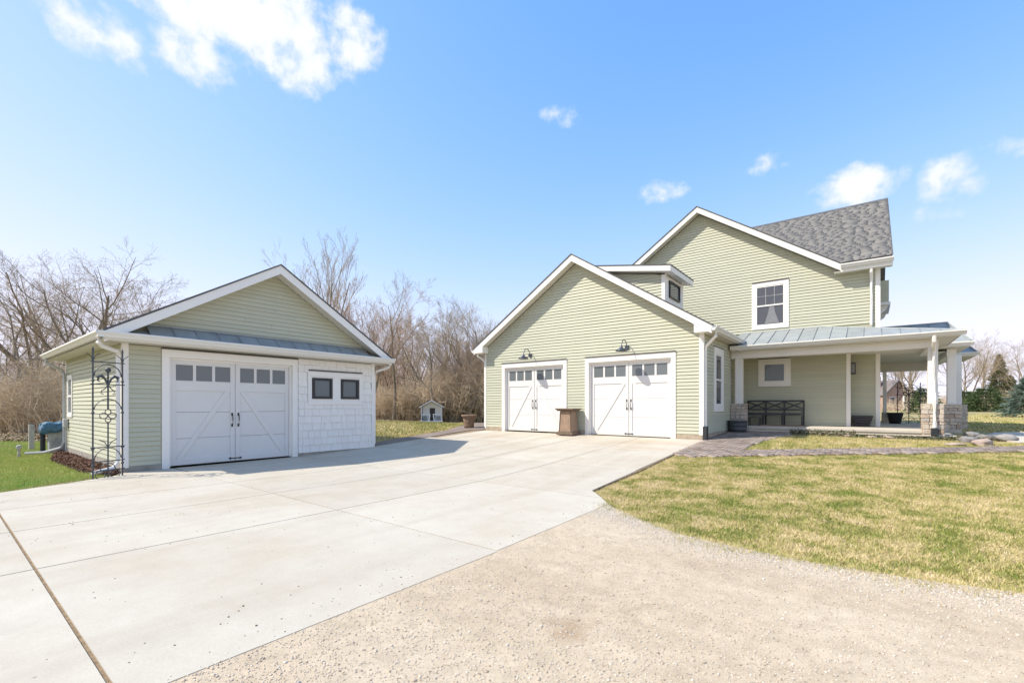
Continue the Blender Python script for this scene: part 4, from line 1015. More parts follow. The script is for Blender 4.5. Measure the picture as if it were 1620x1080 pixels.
# iron obelisk trellis by the detached garage
def trellis(o, u, n, w, h, name, label, mat, cat, tall=True):
    t = thing(name, label, cat, o)
    f = Fr(o, u, n)
    for s in (0, w):
        p = obj('upright', MB(f).tube([(s, 0, -.05), (s, 0, h)], .014, 7), mat, t)
        for z in ((.28, .6, 1.3, 1.93) if tall else (.3, 1.1)): obj('knuckle', MB(f).tube([(s, 0, z*h/2.5-.03), (s, 0, z*h/2.5), (s, 0, z*h/2.5+.03)], [.012, .03, .012], 7), mat, p)
        obj('finial', MB(f).tube([(s, 0, h), (s, 0, h+.03), (s, 0, h+.09)], [.014, .02, .004], 7), mat, p)
    k = h/2.5
    for z in (.16, .34, .62, 1.86, 2.30): obj('crossbar', MB(f).tube([(-.04, 0, z*k), (w+.04, 0, z*k)], .011, 6), mat, t)
    obj('middle_rod', MB(f).tube([(w/2, 0, -.03), (w/2, 0, 1.12*k)], .013, 6), mat, t)
    obj('middle_rod', MB(f).tube([(w/2, 0, 1.38*k), (w/2, 0, 2.12*k)], .016, 6), mat, t)
    def arc(c, r, a0, a1, rx=1.0, th=.009, nm='scroll'):
        pts = [(c[0]+math.cos(a)*r*rx, 0, c[1]+math.sin(a)*r) for a in np.linspace(a0, a1, 14)]
        obj(nm, MB(f).tube(pts, th, 5), mat, t)
    pi = math.pi
    arc((w/2, 2.02*k), w*.46, 0, pi, 1, .010, 'arch'); arc((w/2, 1.33*k), w*.47, .15, pi-.15, 1, .009, 'arch')
    arc((w/2, .36*k), w*.46, .1, pi-.1, 1, .009, 'arch'); arc((w/2, .17*k), w*.25, 0, pi, 1, .008, 'arch')
    for s in (-1, 1):
        c = w/2
        pts = [(c, 0, 1.84*k), (c+s*.05, 0, 1.97*k), (c+s*.11, 0, 2.03*k), (c+s*.17, 0, 2.0*k), (c+s*.17, 0, 1.93*k), (c+s*.13, 0, 1.92*k)]
        obj('leaf_scroll', MB(f).tube(pts, [.012, .02, .03, .03, .018, .008], 6), mat, t)
        pts = [(c, 0, 1.86*k), (c+s*.05, 0, 1.78*k), (c+s*.11, 0, 1.73*k), (c+s*.12, 0, 1.68*k), (c+s*.08, 0, 1.67*k)]
        obj('leaf_scroll', MB(f).tube(pts, .009, 6), mat, t)
        arc((c+s*.075, 1.24*k), .055, 0, 2*pi, 1.2); arc((c, 1.24*k+s*.075), .055, 0, 2*pi, .9)
        arc((c+s*.14, .64*k), .14, pi/2*(1-s)+.0, pi/2, 1) if False else None
        obj('leaf_scroll', MB(f).tube([(c, 0, .62*k), (c+s*.06, 0, .72*k), (c+s*.15, 0, .77*k)], .008, 5), mat, t)
        e = 0 if s < 0 else w
        for q in (-1, 1): obj('leaf_scroll', MB(f).tube([(e, 0, 2.3*k), (e+q*.03, 0, 2.4*k), (e+q*.11, 0, 2.46*k)], .007, 5), mat, t)
        arc((c+s*w*.25, .08*k), w*.17, 0, 2*pi, 1)
    obj('ball', MB(f).lathe([(.005, 2.10*k), (.035, 2.115*k), (.048, 2.15*k), (.035, 2.185*k), (.005, 2.20*k)], (w/2, 0), 12), mat, t, smooth=True)
    return t
trellis((-11.47, 1.90, 0), Vector((-.18, .47, 0)).normalized(), Vector((.93, .36, 0)).normalized(), .50, 2.42, 'iron_trellis', 'tall dark iron trellis with scrolls at the corner of the detached garage', 'grey_iron', 'trellis')
trellis((.88, 23.35, PF), Vector((1, .15, 0)).normalized(), Vector((.15, -1, 0)).normalized(), .68, 1.48, 'iron_gate_panel', 'black iron scroll panel standing at the far end of the porch', 'black_iron', 'trellis')
# covered cabinet, post and path light left of the garage
t = thing('covered_cabinet', 'grey outdoor cabinet under a blue tarp behind the detached garage corner', 'cabinet', (-19.1, 2.5, 0))
obj('body', MB().box(-19.13, -18.72, 2.16, 2.62, 0, .84), 'cabinet_grey', t, bevel=.02)
obj('post', MB().tube([(-19.22, 2.08, 0), (-19.22, 2.08, .86)], .06, 10), 'rubber', t)
bm_ = MB(); nx_, ny_ = 16, 14; grid = []
for j in range(ny_+1):
    for i in range(nx_+1):
        a = -1+2*i/nx_; b = -1+2*j/ny_; e = max(abs(a), abs(b)); drop = 0 if e < .72 else (e-.72)/.28
        bm_.v.append((-18.97+.36*(a if e < .72 else a/e*.9*(1+.05*drop)), 2.36+.40*(b if e < .72 else b/e*.9*(1+.05*drop)), 0+.92-.05*e*e-drop*.26+.03*math.sin(7*a+3*b)*drop+.02*math.sin(9*b)))
for j in range(ny_):
    for i in range(nx_): k = j*(nx_+1)+i; bm_.f.append((k, k+1, k+nx_+2, k+nx_+1))
tp = obj('tarp', bm_, 'tarp_blue', t, smooth=True); md = tp.modifiers.new('s', 'SOLIDIFY'); md.thickness = .006
t = obj('marker_post', MB().prism([(-20.95, 1.95), (-20.83, 1.95), (-20.83, 2.07), (-20.95, 2.07)], -.1, .78, 'z').prism([(-20.94, 1.96), (-20.84, 1.96), (-20.86, 2.04), (-20.92, 2.04)], .78, .80, 'z'), 'post_grey', None, label='short grey wooden post at the edge of the woods', category='post')
t = thing('path_light', 'small grey path light in the grass left of the detached garage', 'lamp', (-18.0, 1.5, 0))
obj('stake', MB(Fr((-18.0, 1.5, 0), (1, 0, 0), (0, 1, 0))).lathe([(.035, 0), (.03, .2), (.03, .22)], sides=12), 'post_grey', t)
obj('head', MB(Fr((-18.0, 1.5, 0), (1, 0, 0), (0, 1, 0))).lathe([(.05, .22), (.06, .24), (.06, .30), (.045, .33), (.02, .34)], sides=12), 'post_grey', t)
# mulch
mp = [(-19.0, 2.44), (-12.2, 2.44), (-11.75, 2.2), (-12.9, 1.97), (-16.2, 1.9), (-18.2, 2.2)]
P = scatter(mp, 40000, False)[:9000]
n = len(P); a = np.random.uniform(0, 6.28, n); l_ = np.random.uniform(.015, .04, n); c_, s_ = np.cos(a), np.sin(a); zz = ground(P[:, 0], P[:, 1])+np.random.uniform(.0, .09, n)
tl = np.random.uniform(-.02, .02, (n, 3))
Vm = np.stack([np.stack([P[:, 0]-c_*l_, P[:, 1]-s_*l_, zz], -1), np.stack([P[:, 0]+s_*.012, P[:, 1]-c_*.012, zz+tl[:, 0]], -1), np.stack([P[:, 0]+c_*l_, P[:, 1]+s_*l_, zz+tl[:, 1]], -1), np.stack([P[:, 0]-s_*.012, P[:, 1]+c_*.012, zz+tl[:, 2]], -1)], 1).reshape(-1, 3)
raw('mulch', Vm, np.arange(4*n).reshape(-1, 4), 'mulch', None, kind='stuff', label='brown bark mulch along the side wall of the detached garage', category='mulch')
raw('mulch_bed', [(x, y, .03) for x, y in mp], np.array([[0, 1, 2, 3, 4, 5]]), 'brown_wood_dark', None, kind='structure')
# white playhouse
hx, hy = view_point(683, 35); hz = gz(hx, hy)
t = thing('playhouse', 'small white wooden playhouse with grey door at the edge of the woods', 'playhouse', (hx, hy, hz))
u = Vector((math.cos(R(HEAD+8)), math.sin(R(HEAD+8)), 0)); nn = Vector((u.y, -u.x, 0))
f = Fr((hx, hy, hz), u, nn)
obj('wall', MB(f).box(-.70, .70, -1.5, -.35, .12, 1.22).prism([(-.70, 1.22), (.70, 1.22), (0, 1.62)], -1.5, -.35).box(-.80, -.74, -1.4, .28, .15, 1.2), 'play_white', t)
obj('deck', MB(f).box(-.82, .82, -1.5, .30, .08, .14), 'play_white', t)
for s in (-1, 1):
    obj('roof', MB(f).prism([(0, 1.74), (s*.92, 1.21), (s*.92, 1.15), (0, 1.66)], -1.6, .32), 'play_white', t)
    obj('post', MB(f).box(s*.76-.03, s*.76+.03, .22, .28, .14, 1.2), 'play_white', t)
    obj('leg', MB(f).box(s*.55-.15, s*.55+.15, .05, .2, -.12, .08), 'play_white', t)
    obj('rail', MB(f).bar((s*.2, .24, .14), (s*.12, .24, .68), .07), 'play_white', t)
    obj('rail', MB(f).bar((s*.72, .24, .62), (s*.14, .24, .66), .06), 'play_white', t)
    obj('chair', MB(f).box(s*.5-.14, s*.5+.14, -.2, -.12, .2, .52), 'cabinet_grey', t)
dd = obj('door', MB(f).box(-.16, .24, -.349, -.32, .15, 1.12), 'dark_wood', t)
# porch: bench
bt = thing('iron_bench', 'long black iron bench with crossed back panels on the porch', 'bench', (-2.65, 18.0, PF))
bx0, bx1, by = -3.45, -1.74, 18.26
for k in range(4):
    x = bx0+(bx1-bx0)*k/3
    obj('upright', MB().bar((x, by, PF), (x, by+.03, 1.56), .05), 'black_iron', bt)
    obj('leg', MB().bar((x, by-.50, PF), (x, by-.50, 1.14 if k not in (0, 3) else 1.32), .048), 'black_iron', bt)
    if k in (0, 3): obj('arm', MB().bar((x, by-.52, 1.32), (x, by+.02, 1.34), .035), 'black_iron', bt)
    if k < 3:
        x2 = bx0+(bx1-bx0)*(k+1)/3
        obj('cross', MB().bar((x, by+.02, 1.27), (x2, by+.03, 1.53), .042), 'black_iron', bt); obj('cross', MB().bar((x, by+.025, 1.53), (x2, by+.02, 1.27), .04), 'black_iron', bt)
obj('rail', MB().bar((bx0-.02, by+.03, 1.555), (bx1+.02, by+.03, 1.555), .055), 'black_iron', bt)
obj('rail', MB().bar((bx0, by+.015, 1.25), (bx1, by+.015, 1.25), .045), 'black_iron', bt)
for k in range(6): obj('seat_slat', MB().box(bx0, bx1, by-.52+.088*k, by-.46+.088*k, 1.115, 1.14), 'black_iron', bt)
obj('rail', MB().bar((bx0, by-.5, 1.09), (bx1, by-.5, 1.09), .045), 'black_iron', bt)
t = thing('side_table', 'low black side table at the end of the porch bench', 'table', (-3.1, 17.45, PF))
obj('top', MB().box(-3.28, -2.90, 17.3, 17.62, .98, 1.0), 'black_iron', t)
for x in (-3.26, -2.92):
    for y in (17.32, 17.6): obj('leg', MB().box(x-.015, x+.015, y-.015, y+.015, PF, .98), 'black_iron', t)
obj('doormat', MB().box(-3.0, -1.62, 17.35, 17.75, PF+.001, PF+.03), 'brown_wood', None, bevel=.006, label='long brown mat on the porch floor before the bench', category='mat')
# planters
zb = gz(-3.43, 16.6)
t = thing('barrel_planter', 'dark ribbed half-barrel planter in front of the left stone pier', 'planter', (-3.43, 16.55, zb))
fb_ = Fr((-3.43, 16.58, zb), (1, 0, 0), (0, 1, 0))
obj('tub', MB(fb_).lathe([(.24, 0.01), (.255, .08), (.262, .085), (.262, .10), (.257, .105), (.27, .22), (.277, .225), (.277, .245), (.272, .25), (.285, .34), (.30, .345), (.30, .385), (.265, .385), (.26, .34), (.1, .335)], sides=36), 'barrel', t, smooth=True)
obj('soil', MB(fb_).lathe([(.26, .33), (.1, .36)], sides=20), 'dark_wood', t)
t = thing('slatted_planter', 'dark slatted wooden planter in the porch alcove', 'planter', (-.17, 18.85, PF))
for k in range(4):
    w_ = .20+.025*k
    obj('slat', MB().box(-.17-w_, -.17+w_, 18.72-.01*k, 18.98, PF+.03+.085*k, PF+.105+.085*k), 'dark_wood', t, bevel=.008)
t = thing('black_pot', 'tapered black pot near the far end of the porch', 'planter', (.76, 22.6, PF))
obj('pot', MB(Fr((.78, 22.6, PF-.003), (1, 0, 0), (0, 1, 0))).lathe([(.17, 0), (.25, .40), (.26, .42), (.23, .42), (.2, .3)], sides=24), 'black_pot', t, smooth=True)
# wall lantern
t = thing('wall_lantern', 'black box wall lantern with frosted glass in the porch alcove', 'lamp', (-.42, 18.7, 2.4))
obj('frame', MB().box(-.50, -.34, 18.62, 18.78, 2.42, 2.46).box(-.50, -.34, 18.62, 18.78, 2.76, 2.80).box(-.48, -.46, 18.62, 18.64, 2.46, 2.76).box(-.36, -.34, 18.62, 18.64, 2.46, 2.76).box(-.36, -.34, 18.76, 18.78, 2.46, 2.76), 'black_iron', t)
obj('glass', MB().box(-.47, -.35, 18.63, 18.77, 2.46, 2.76), 'curtain', t)
# rocks
def rock(x, y, s, mat, label, flat=.55, grp='boulders by the porch corner'):
    bm = bmesh.new(); bmesh.ops.create_icosphere(bm, subdivisions=3, radius=1)
    o3 = Vector((random.uniform(0, 50),)*3)
    from mathutils import noise as mn
    for v in bm.verts:
        n_ = v.co.normalized(); k = 1+.28*mn.noise(n_*1.3+o3)+.12*mn.noise(n_*3.1+o3); v.co = Vector((n_.x*k*s[0], n_.y*k*s[1], n_.z*k*s[0]*flat))*.84
    me = bpy.data.meshes.new('boulder'); bm.to_mesh(me); bm.free(); me.polygons.foreach_set('use_smooth', [True]*len(me.polygons))
    o = link('boulder', me, mat, None, label=label, category='rock', group=grp); o.location = (x, y, gz(x, y)+s[0]*flat*.35); o.rotation_euler[2] = random.uniform(0, 6)
rock(1.95, 15.85, (.26, .22), 'rock', 'grey boulder just right of the porch downspout', .5)
rock(2.12, 15.35, (.32, .22), 'rock_pink', 'pinkish boulder nearest the paver walk', .42)
rock(1.62, 15.1, (.24, .15), 'rock_pink', 'flat pale stone beside the pinkish boulder', .2)
rock(2.72, 16.75, (.27, .2), 'rock', 'grey boulder beside the concrete front walk', .5)
rock(2.2, 17.6, (.20, .18), 'rock', 'pale grey boulder nearest the second stone pier', .6)
rock(2.40, 17.3, (.16, .14), 'rock', 'small grey boulder in the row along the front walk', .5)
rock(2.5, 17.1, (.15, .13), 'rock', 'small dark boulder in the row along the front walk', .5)
rock(.42, 16.35, (.17, .1), 'rock_pink', 'flat pale stone in the bed below the porch floor', .25)
rock(.05, 16.3, (.2, .1), 'rock_pink', 'flat buff stone in the bed, second from the downspout', .2)
rock(-.5, 16.4, (.16, .1), 'rock_pink', 'flat pale stone in the middle of the porch bed', .25)
# ground cover in the bed
P = scatter([(-2.0, 16.85), (-1.9, 16.3), (-.4, 16.25), (1.9, 16.1), (2.6, 16.6), (1.9, 17.4), (1.65, 16.85)], 14000, False)[:3800]
n = len(P); a = np.random.uniform(0, 6.28, n); zz = ground(P[:, 0], P[:, 1])+np.random.rand(n)**2*.13*(P[:, 0] < -.3)+np.random.rand(n)*.03; q = np.random.uniform(.012, .03, n); d3 = np.random.uniform(-.02, .03, (n, 3))
Vb = np.stack([np.stack([P[:, 0]-np.cos(a)*q, P[:, 1]-np.sin(a)*q, zz], -1), np.stack([P[:, 0]+np.sin(a)*q*.6, P[:, 1]-np.cos(a)*q*.6, zz+d3[:, 0]], -1), np.stack([P[:, 0]+np.cos(a)*q, P[:, 1]+np.sin(a)*q, zz+d3[:, 1]], -1), np.stack([P[:, 0]-np.sin(a)*q*.6, P[:, 1]+np.cos(a)*q*.6, zz+d3[:, 2]], -1)], 1).reshape(-1, 3)
P2 = np.concatenate([scatter(lawn, 1600), scatter(road_poly, 3000)[:160]])[:420]
n2 = len(P2); a2 = np.random.uniform(0, 6.28, n2); q2 = np.random.uniform(.012, .03, n2); z2 = ground(P2[:, 0], P2[:, 1])+.022; e2 = np.random.uniform(-.008, .014, (n2, 3)); c2, s2 = np.cos(a2), np.sin(a2)
Vl = np.stack([np.stack([P2[:, 0]-c2*q2, P2[:, 1]-s2*q2, z2], -1), np.stack([P2[:, 0]+s2*q2*.5, P2[:, 1]-c2*q2*.5, z2+e2[:, 0]], -1), np.stack([P2[:, 0]+c2*q2, P2[:, 1]+s2*q2, z2+e2[:, 1]], -1), np.stack([P2[:, 0]-s2*q2*.5, P2[:, 1]+c2*q2*.5, z2+e2[:, 2]], -1)], 1).reshape(-1, 3)
raw('fallen_leaves', Vl, np.arange(4*n2).reshape(-1, 4), 'litter', None, kind='stuff', label='scattered dead leaves on the lawn and gravel', category='leaves')
raw('ground_cover', Vb, np.arange(4*n).reshape(-1, 4), 'bed_leaf', None, kind='stuff', label='low leafy ground cover and leaf litter in the porch bed', category='plants')

# ================================================================ TREES
class Tree:
    def __init__(s): s.big = ([], []); s.small = ([], [])
    def limb(s, pts, rad, sides, small):
        V, F = s.small if small else s.big
        rings = []; n = len(pts)
        for i in range(n):
            t = pts[min(i+1, n-1)]-pts[max(i-1, 0)]; t.normalize()
            a = t.cross(Vector((.31, .17, .93)));
            if a.length < .1: a = t.cross(Vector((1, 0, 0)))
            a.normalize(); b = t.cross(a); k = len(V); rings.append(k)
            for j in range(sides):
                q = 6.2832*j/sides; V.append(pts[i]+(a*math.cos(q)+b*math.sin(q))*rad[i])
        for i in range(n-1):
            for j in range(sides): j2 = (j+1) % sides; F.append((rings[i]+j, rings[i]+j2, rings[i+1]+j2, rings[i+1]+j))
def grow(seed, H, trunk_r, spread=.9, up=.25, clear=.2, levels=4, dens=1.0, fork=0, lean=(0, 0), apical=.75):
    rg = random.Random(seed); T = Tree()
    def rv(): return Vector((rg.uniform(-1, 1), rg.uniform(-1, 1), rg.uniform(-1, 1)))
    def branch(p, d, L, r, lev):
        n = (9, 6, 4, 3, 2)[lev]; sides = (8, 6, 4, 3, 3)[lev]; pts = [p.copy()]; rad = [r]; q = p.copy(); dd = d.copy()
        wob = (.10, .17, .22, .26, .28)[lev]
        for i in range(n):
            dd = (dd+rv()*wob+Vector((0, 0, up*(.5 if lev else .3)))*.35).normalized(); q = q+dd*L/n; pts.append(q.copy()); rad.append(max(.004, r*(1-(i+1)/n*(.72 if lev else apical))))
        T.limb(pts, rad, sides, lev >= 2)
        if lev >= levels: return
        nc = int((7, 6, 6, 5)[lev]*dens*rg.uniform(.8, 1.25)+.5)
        for c in range(nc):
            t = clear+(1-clear)*(c+rg.random())/nc if lev == 0 else .22+.78*(c+rg.random())/nc
            x = t*n; i = min(int(x), n-1); pos = pts[i].lerp(pts[i+1], x-i); base = (pts[i+1]-pts[i]).normalized()
            side = rv(); side = (side-base*side.dot(base)); side.normalize()
            ang = rg.uniform(.45, .95)*spread; nd = (base*math.cos(ang)+side*math.sin(ang)).normalized()
            k = (.62, .58, .55, .5)[lev]*(1.15-.55*t); branch(pos, nd, L*k*rg.uniform(.75, 1.2), max(.0045, (rad[i])*rg.uniform(.45, .65)), lev+1)
    d0 = Vector((lean[0], lean[1], 1)).normalized()
    if fork:
        h0 = H*rg.uniform(.12, .2); pts = [Vector((0, 0, -.2)), Vector((0, 0, 0)), d0*h0]; T.limb(pts, [trunk_r*1.25, trunk_r*1.1, trunk_r*.95], 8, False)
        for k in range(fork):
            a = 6.28*k/fork+rg.uniform(-.4, .4); dd = (d0+Vector((math.cos(a), math.sin(a), 0))*spread*rg.uniform(.35, .7)).normalized()
            branch(pts[-1]-Vector((0, 0, .05)), dd, H*rg.uniform(.72, .9), trunk_r*rg.uniform(.55, .7), 0)
    else: branch(Vector((0, 0, -.15)), d0, H, trunk_r, 0)
    out = []
    for V, F in (T.big, T.small):
        me = bpy.data.meshes.new('tree'); 
        Va = np.array([tuple(v) for v in V], np.float32); Fa = np.array(F, np.int32)
        me.vertices.add(len(Va)); me.vertices.foreach_set('co', Va.ravel()); me.loops.add(Fa.size); me.loops.foreach_set('vertex_index', Fa.ravel())
        me.polygons.add(len(Fa)); me.polygons.foreach_set('loop_start', np.arange(0, Fa.size, 4, dtype=np.int32)); me.polygons.foreach_set('loop_total', np.full(len(Fa), 4, np.int32)); me.update(calc_edges=True)
        me.polygons.foreach_set('use_smooth', [True]*len(Fa)); out.append(me)
    return out
def plant_tree(meshes, px, d, scale, label, group=None, rot=None, twig='twig', sz=1.0, dz=0):
    x, y = view_point(px, d); z = gz(x, y)+dz
    t = thing('bare_tree', label, 'tree', (x, y, z), group); t.scale = (scale, scale, scale*sz); t.rotation_euler[2] = random.uniform(0, 6.28) if rot is None else rot
    for nm, me, mt in (('trunk', meshes[0], 'bark'), ('crown', meshes[1], twig)):
        o = bpy.data.objects.new(nm, me); COL.objects.link(o); o.parent = t
        if not me.materials: me.materials.append(MATS[mt])
    return t
oak = grow(11, 9.6, .30, 1.1, .24, .2, 4, 1.0, fork=4)
vase = grow(23, 11.4, .22, .45, .6, .22, 4, .8, fork=4)
round_ = grow(5, 8, .16, .95, .3, .2, 4, .95, fork=3)
thin = grow(31, 9, .14, .8, .3, .3, 4, 1.0)
thin2 = grow(47, 9, .15, .85, .28, .25, 4, 1.0, lean=(.12, .05))
lean_ = grow(58, 8.5, .15, .9, .3, .25, 4, .95, lean=(.35, .1))
bushy = grow(73, 6.6, .10, .8, .45, .1, 4, .98, fork=4)
plant_tree(oak, 102, 27, .96, 'large spreading bare tree rising behind the left end of the detached garage', rot=.6)
plant_tree(round_, 170, 27, .98, 'bare round-topped tree just right of the large spreading tree')
plant_tree(vase, 512, 28, .80, 'tall upright bare tree above the right slope of the detached garage')
plant_tree(bushy, 585, 27, .98, 'reddish twiggy tree at the right end of the detached garage roof', twig='twig_red')
plant_tree(bushy, 275, 34, 1.12, 'bare tree top peeking over the left slope of the detached garage roof', twig='twig_red')
plant_tree(thin2, 622, 36, .95, 'slanting bare tree left of the white playhouse, nearest the garage')
plant_tree(lean_, 655, 38, .9, 'leaning bare tree with dark trunk just left of the playhouse', rot=2.5)
plant_tree(round_, 690, 40, 1.04, 'broad bare tree directly behind the white playhouse')
plant_tree(thin, 728, 39, .9, 'slender bare tree right of the white playhouse')
plant_tree(lean_, 748, 42, .95, 'bare tree leaning behind the clay urn', rot=5.2)
plant_tree(round_, 785, 44, 1.08, 'bare tree crown beside the left eave of the attached garage')
plant_tree(thin, 20, 24, .72, 'slim bare tree at the far left edge')
plant_tree(thin2, 60, 31, .85, 'bare tree in the woods left of the spreading tree')
GL = 'one of the bare trees massed in the woods behind the garages'
rg = random.Random(9)
pool = [round_, thin, thin2, lean_, bushy]
for k in range(44):
    px_ = -40+k*19.8+rg.uniform(-10, 10); d = rg.uniform(34, 62)
    if 200 < px_ < 440: d = rg.uniform(45, 60)
    plant_tree(pool[k % 5], px_, d, rg.uniform(.58, .78)*(1+(d-34)/70), GL, 'bare trees massed in the woods')
for k in range(9):
    plant_tree(pool[(k*3+1) % 5], 598+k*24+rg.uniform(-8, 8), rg.uniform(42, 50), rg.uniform(.85, 1.05), GL, 'bare trees massed in the woods')
GR = 'one of the far bare trees along the field right of the house'
for k, (px_, d, s) in enumerate([(1532, 66, 1.0), (1546, 70, 1.05), (1556, 62, .85), (1520, 80, 1.1), (1600, 88, 1.1), (1625, 78, 1.05), (1440, 60, .9), (1460, 70, 1.0), (1415, 80, 1.2), (1780, 48, 1.0), (1900, 42, .9), (2150, 38, 1.0)]):
    plant_tree(pool[k % 4], px_, d, s, GR, 'far bare trees right of the house')
plant_tree(vase, 1436, 46, .55, 'pale multi-stemmed bare tree seen through the porch')
plant_tree(lean_, 1632, 45, .62, 'thin bare tree with slanting branch at the right edge', rot=3.6)

# thicket of brush filling the woods
def thicket(name, spots, label, hmax, seed, nb=7):
    rg = np.random.RandomState(seed); segA = []; segB = []; rad = []
    n = len(spots); p = np.concatenate([spots, ground(spots[:, 0], spots[:, 1])[:, None]-.05], 1)
    h = rg.uniform(.35, 1.0, n)*hmax; dirs = rg.randn(n, 3)*np.array([.33, .33, 0])+np.array([0, 0, 1]); dirs /= np.linalg.norm(dirs, axis=1)[:, None]
    q = p.copy(); r0 = rg.uniform(.012, .03, n)*hmax/3.5; nodes = [p]
    for i in range(3):
        dirs = dirs+rg.randn(n, 3)*.22; dirs /= np.linalg.norm(dirs, axis=1)[:, None]; dirs[:, 2] = np.abs(dirs[:, 2])
        q2 = q+dirs*(h/3)[:, None]; segA.append(q); segB.append(q2); rad.append(np.stack([r0*(1-i*.28), r0*(1-(i+1)*.28)], 1)); q = q2; nodes.append(q)
    for b in range(nb):
        t = rg.uniform(.25, 1, n)*3; i = np.minimum(t.astype(int), 2); fr = (t-i)[:, None]; N_ = np.stack(nodes, 1); a = N_[np.arange(n), i]*(1-fr)+N_[np.arange(n), i+1]*fr
        d = rg.randn(n, 3)*np.array([1, 1, .5])+np.array([0, 0, .75]); d /= np.linalg.norm(d, axis=1)[:, None]; l = h*rg.uniform(.14, .38, n)
        m_ = a+d*l[:, None]; segA.append(a); segB.append(m_); rr = np.full(n, .008)*hmax/3.5; rad.append(np.stack([rr, rr*.7], 1))
        for w_ in range(2):
            d2 = d+rg.randn(n, 3)*.7; d2 /= np.linalg.norm(d2, axis=1)[:, None]; a2 = a+(m_-a)*rg.uniform(.4, 1, n)[:, None]; segA.append(a2); segB.append(a2+d2*(l*.7)[:, None]); rad.append(np.stack([rr*.7, rr*.4], 1))
    A = np.concatenate(segA); B = np.concatenate(segB); Rr = np.concatenate(rad); N_ = len(A)
    t = B-A; t /= np.linalg.norm(t, axis=1)[:, None]+1e-9; u = np.cross(t, [.31, .17, .93]); u /= np.linalg.norm(u, axis=1)[:, None]+1e-9; v = np.cross(t, u)
    V = np.zeros((N_, 6, 3))
    for j in range(3):
        c, s = math.cos(2.0944*j), math.sin(2.0944*j); o = u*c+v*s; V[:, j] = A+o*Rr[:, :1]; V[:, 3+j] = B+o*Rr[:, 1:]
    F = np.array([(0, 1, 4, 3), (1, 2, 5, 4), (2, 0, 3, 5)])[None]+6*np.arange(N_)[:, None, None]
    raw(name, V.reshape(-1, 3), F.reshape(-1, 4), 'thicket', None, kind='stuff', label=label, category='brush')
def band(px0, px1, d0, d1, n, seed):
    rg = np.random.RandomState(seed); px_ = rg.uniform(px0, px1, n); d = d0+(d1-d0)*rg.rand(n)**1.3
    cx = (px_-810)/FPX*d; h = R(HEAD); return np.stack([math.cos(h)*cx-math.sin(h)*d, math.sin(h)*cx+math.cos(h)*d], 1)
thicket('thicket', band(-110, 135, 21.5, 40, 1350, 1), 'tangled brown brush at the edge of the left woods', 3.9, 1)
thicket('thicket', band(570, 800, 37, 54, 2900, 2), 'tangled brown brush behind the white playhouse', 5.2, 2)
thicket('thicket', band(120, 600, 40, 60, 1200, 3), 'brown brush of the woods behind the detached garage', 5, 3, 5)
thicket('thicket', band(-120, 850, 56, 85, 2600, 4), 'far brown brush deep in the woods', 7.5, 4, 5)
thicket('thicket', band(1380, 1700, 66, 100, 1300, 5), 'far brown brush along the field right of the house', 4, 5, 5)
# leaf litter mound under the woods
P = np.concatenate([band(-110, 130, 17.5, 30, 9000, 6), band(570, 800, 35, 50, 7000, 7)])
n = len(P); a = np.random.uniform(0, 6.28, n); q = np.random.uniform(.03, .07, n); zz = ground(P[:, 0], P[:, 1])+np.random.rand(n)*.12; d3 = np.random.uniform(-.03, .05, (n, 3))
Vb = np.stack([np.stack([P[:, 0]-np.cos(a)*q, P[:, 1]-np.sin(a)*q, zz], -1), np.stack([P[:, 0]+np.sin(a)*q*.6, P[:, 1]-np.cos(a)*q*.6, zz+d3[:, 0]], -1), np.stack([P[:, 0]+np.cos(a)*q, P[:, 1]+np.sin(a)*q, zz+d3[:, 1]], -1), np.stack([P[:, 0]-np.sin(a)*q*.6, P[:, 1]+np.cos(a)*q*.6, zz+d3[:, 2]], -1)], 1).reshape(-1, 3)
raw('leaf_litter', Vb, np.arange(4*n).reshape(-1, 4), 'litter', None, kind='stuff', label='brown leaf litter on the floor of the woods', category='leaves')

# evergreens
def spruce(seed, H, rad, n, blade=.16, droop=-.15, round_top=False):
    rg = np.random.RandomState(seed); V = []; F = []
    t = rg.rand(n)**.8; r_env = rad*((1-t)**.85 if not round_top else np.sqrt(np.clip(1-(t*1.02-.12)**2/1.0, 0, 1))*(1-.25*t))
    lob = 1+.22*np.sin(t*46+rg.rand(n)*.9)
    r = r_env*lob*np.sqrt(rg.uniform(.25, 1, n)); a = rg.uniform(0, 6.28, n); lob2 = 1+.18*np.sin(a*5+t*9); r *= lob2
    P = np.stack([np.cos(a)*r, np.sin(a)*r, t*H*(1-.0)+.05*H-.12*r], -1)
    d = np.stack([np.cos(a), np.sin(a), np.full(n, droop)], -1)+rg.randn(n, 3)*.45; d /= np.linalg.norm(d, axis=1)[:, None]
    s = np.cross(d, rg.randn(n, 3)); s /= np.linalg.norm(s, axis=1)[:, None]; L_ = blade*rg.uniform(.6, 1.5, n)[:, None]*(1-.4*t)[:, None]
    Q = np.stack([P-d*L_*.4-s*L_*.14, P-d*L_*.4+s*L_*.14, P+d*L_+s*L_*.04, P+d*L_-s*L_*.04], 1)
    me = bpy.data.meshes.new('foliage'); Va = Q.reshape(-1, 3).astype(np.float32); Fa = np.arange(4*n, dtype=np.int32)
    me.vertices.add(4*n); me.vertices.foreach_set('co', Va.ravel()); me.loops.add(4*n); me.loops.foreach_set('vertex_index', Fa); me.polygons.add(n)
    me.polygons.foreach_set('loop_start', np.arange(0, 4*n, 4, dtype=np.int32)); me.polygons.foreach_set('loop_total', np.full(n, 4, np.int32)); me.update(calc_edges=True)
    return me
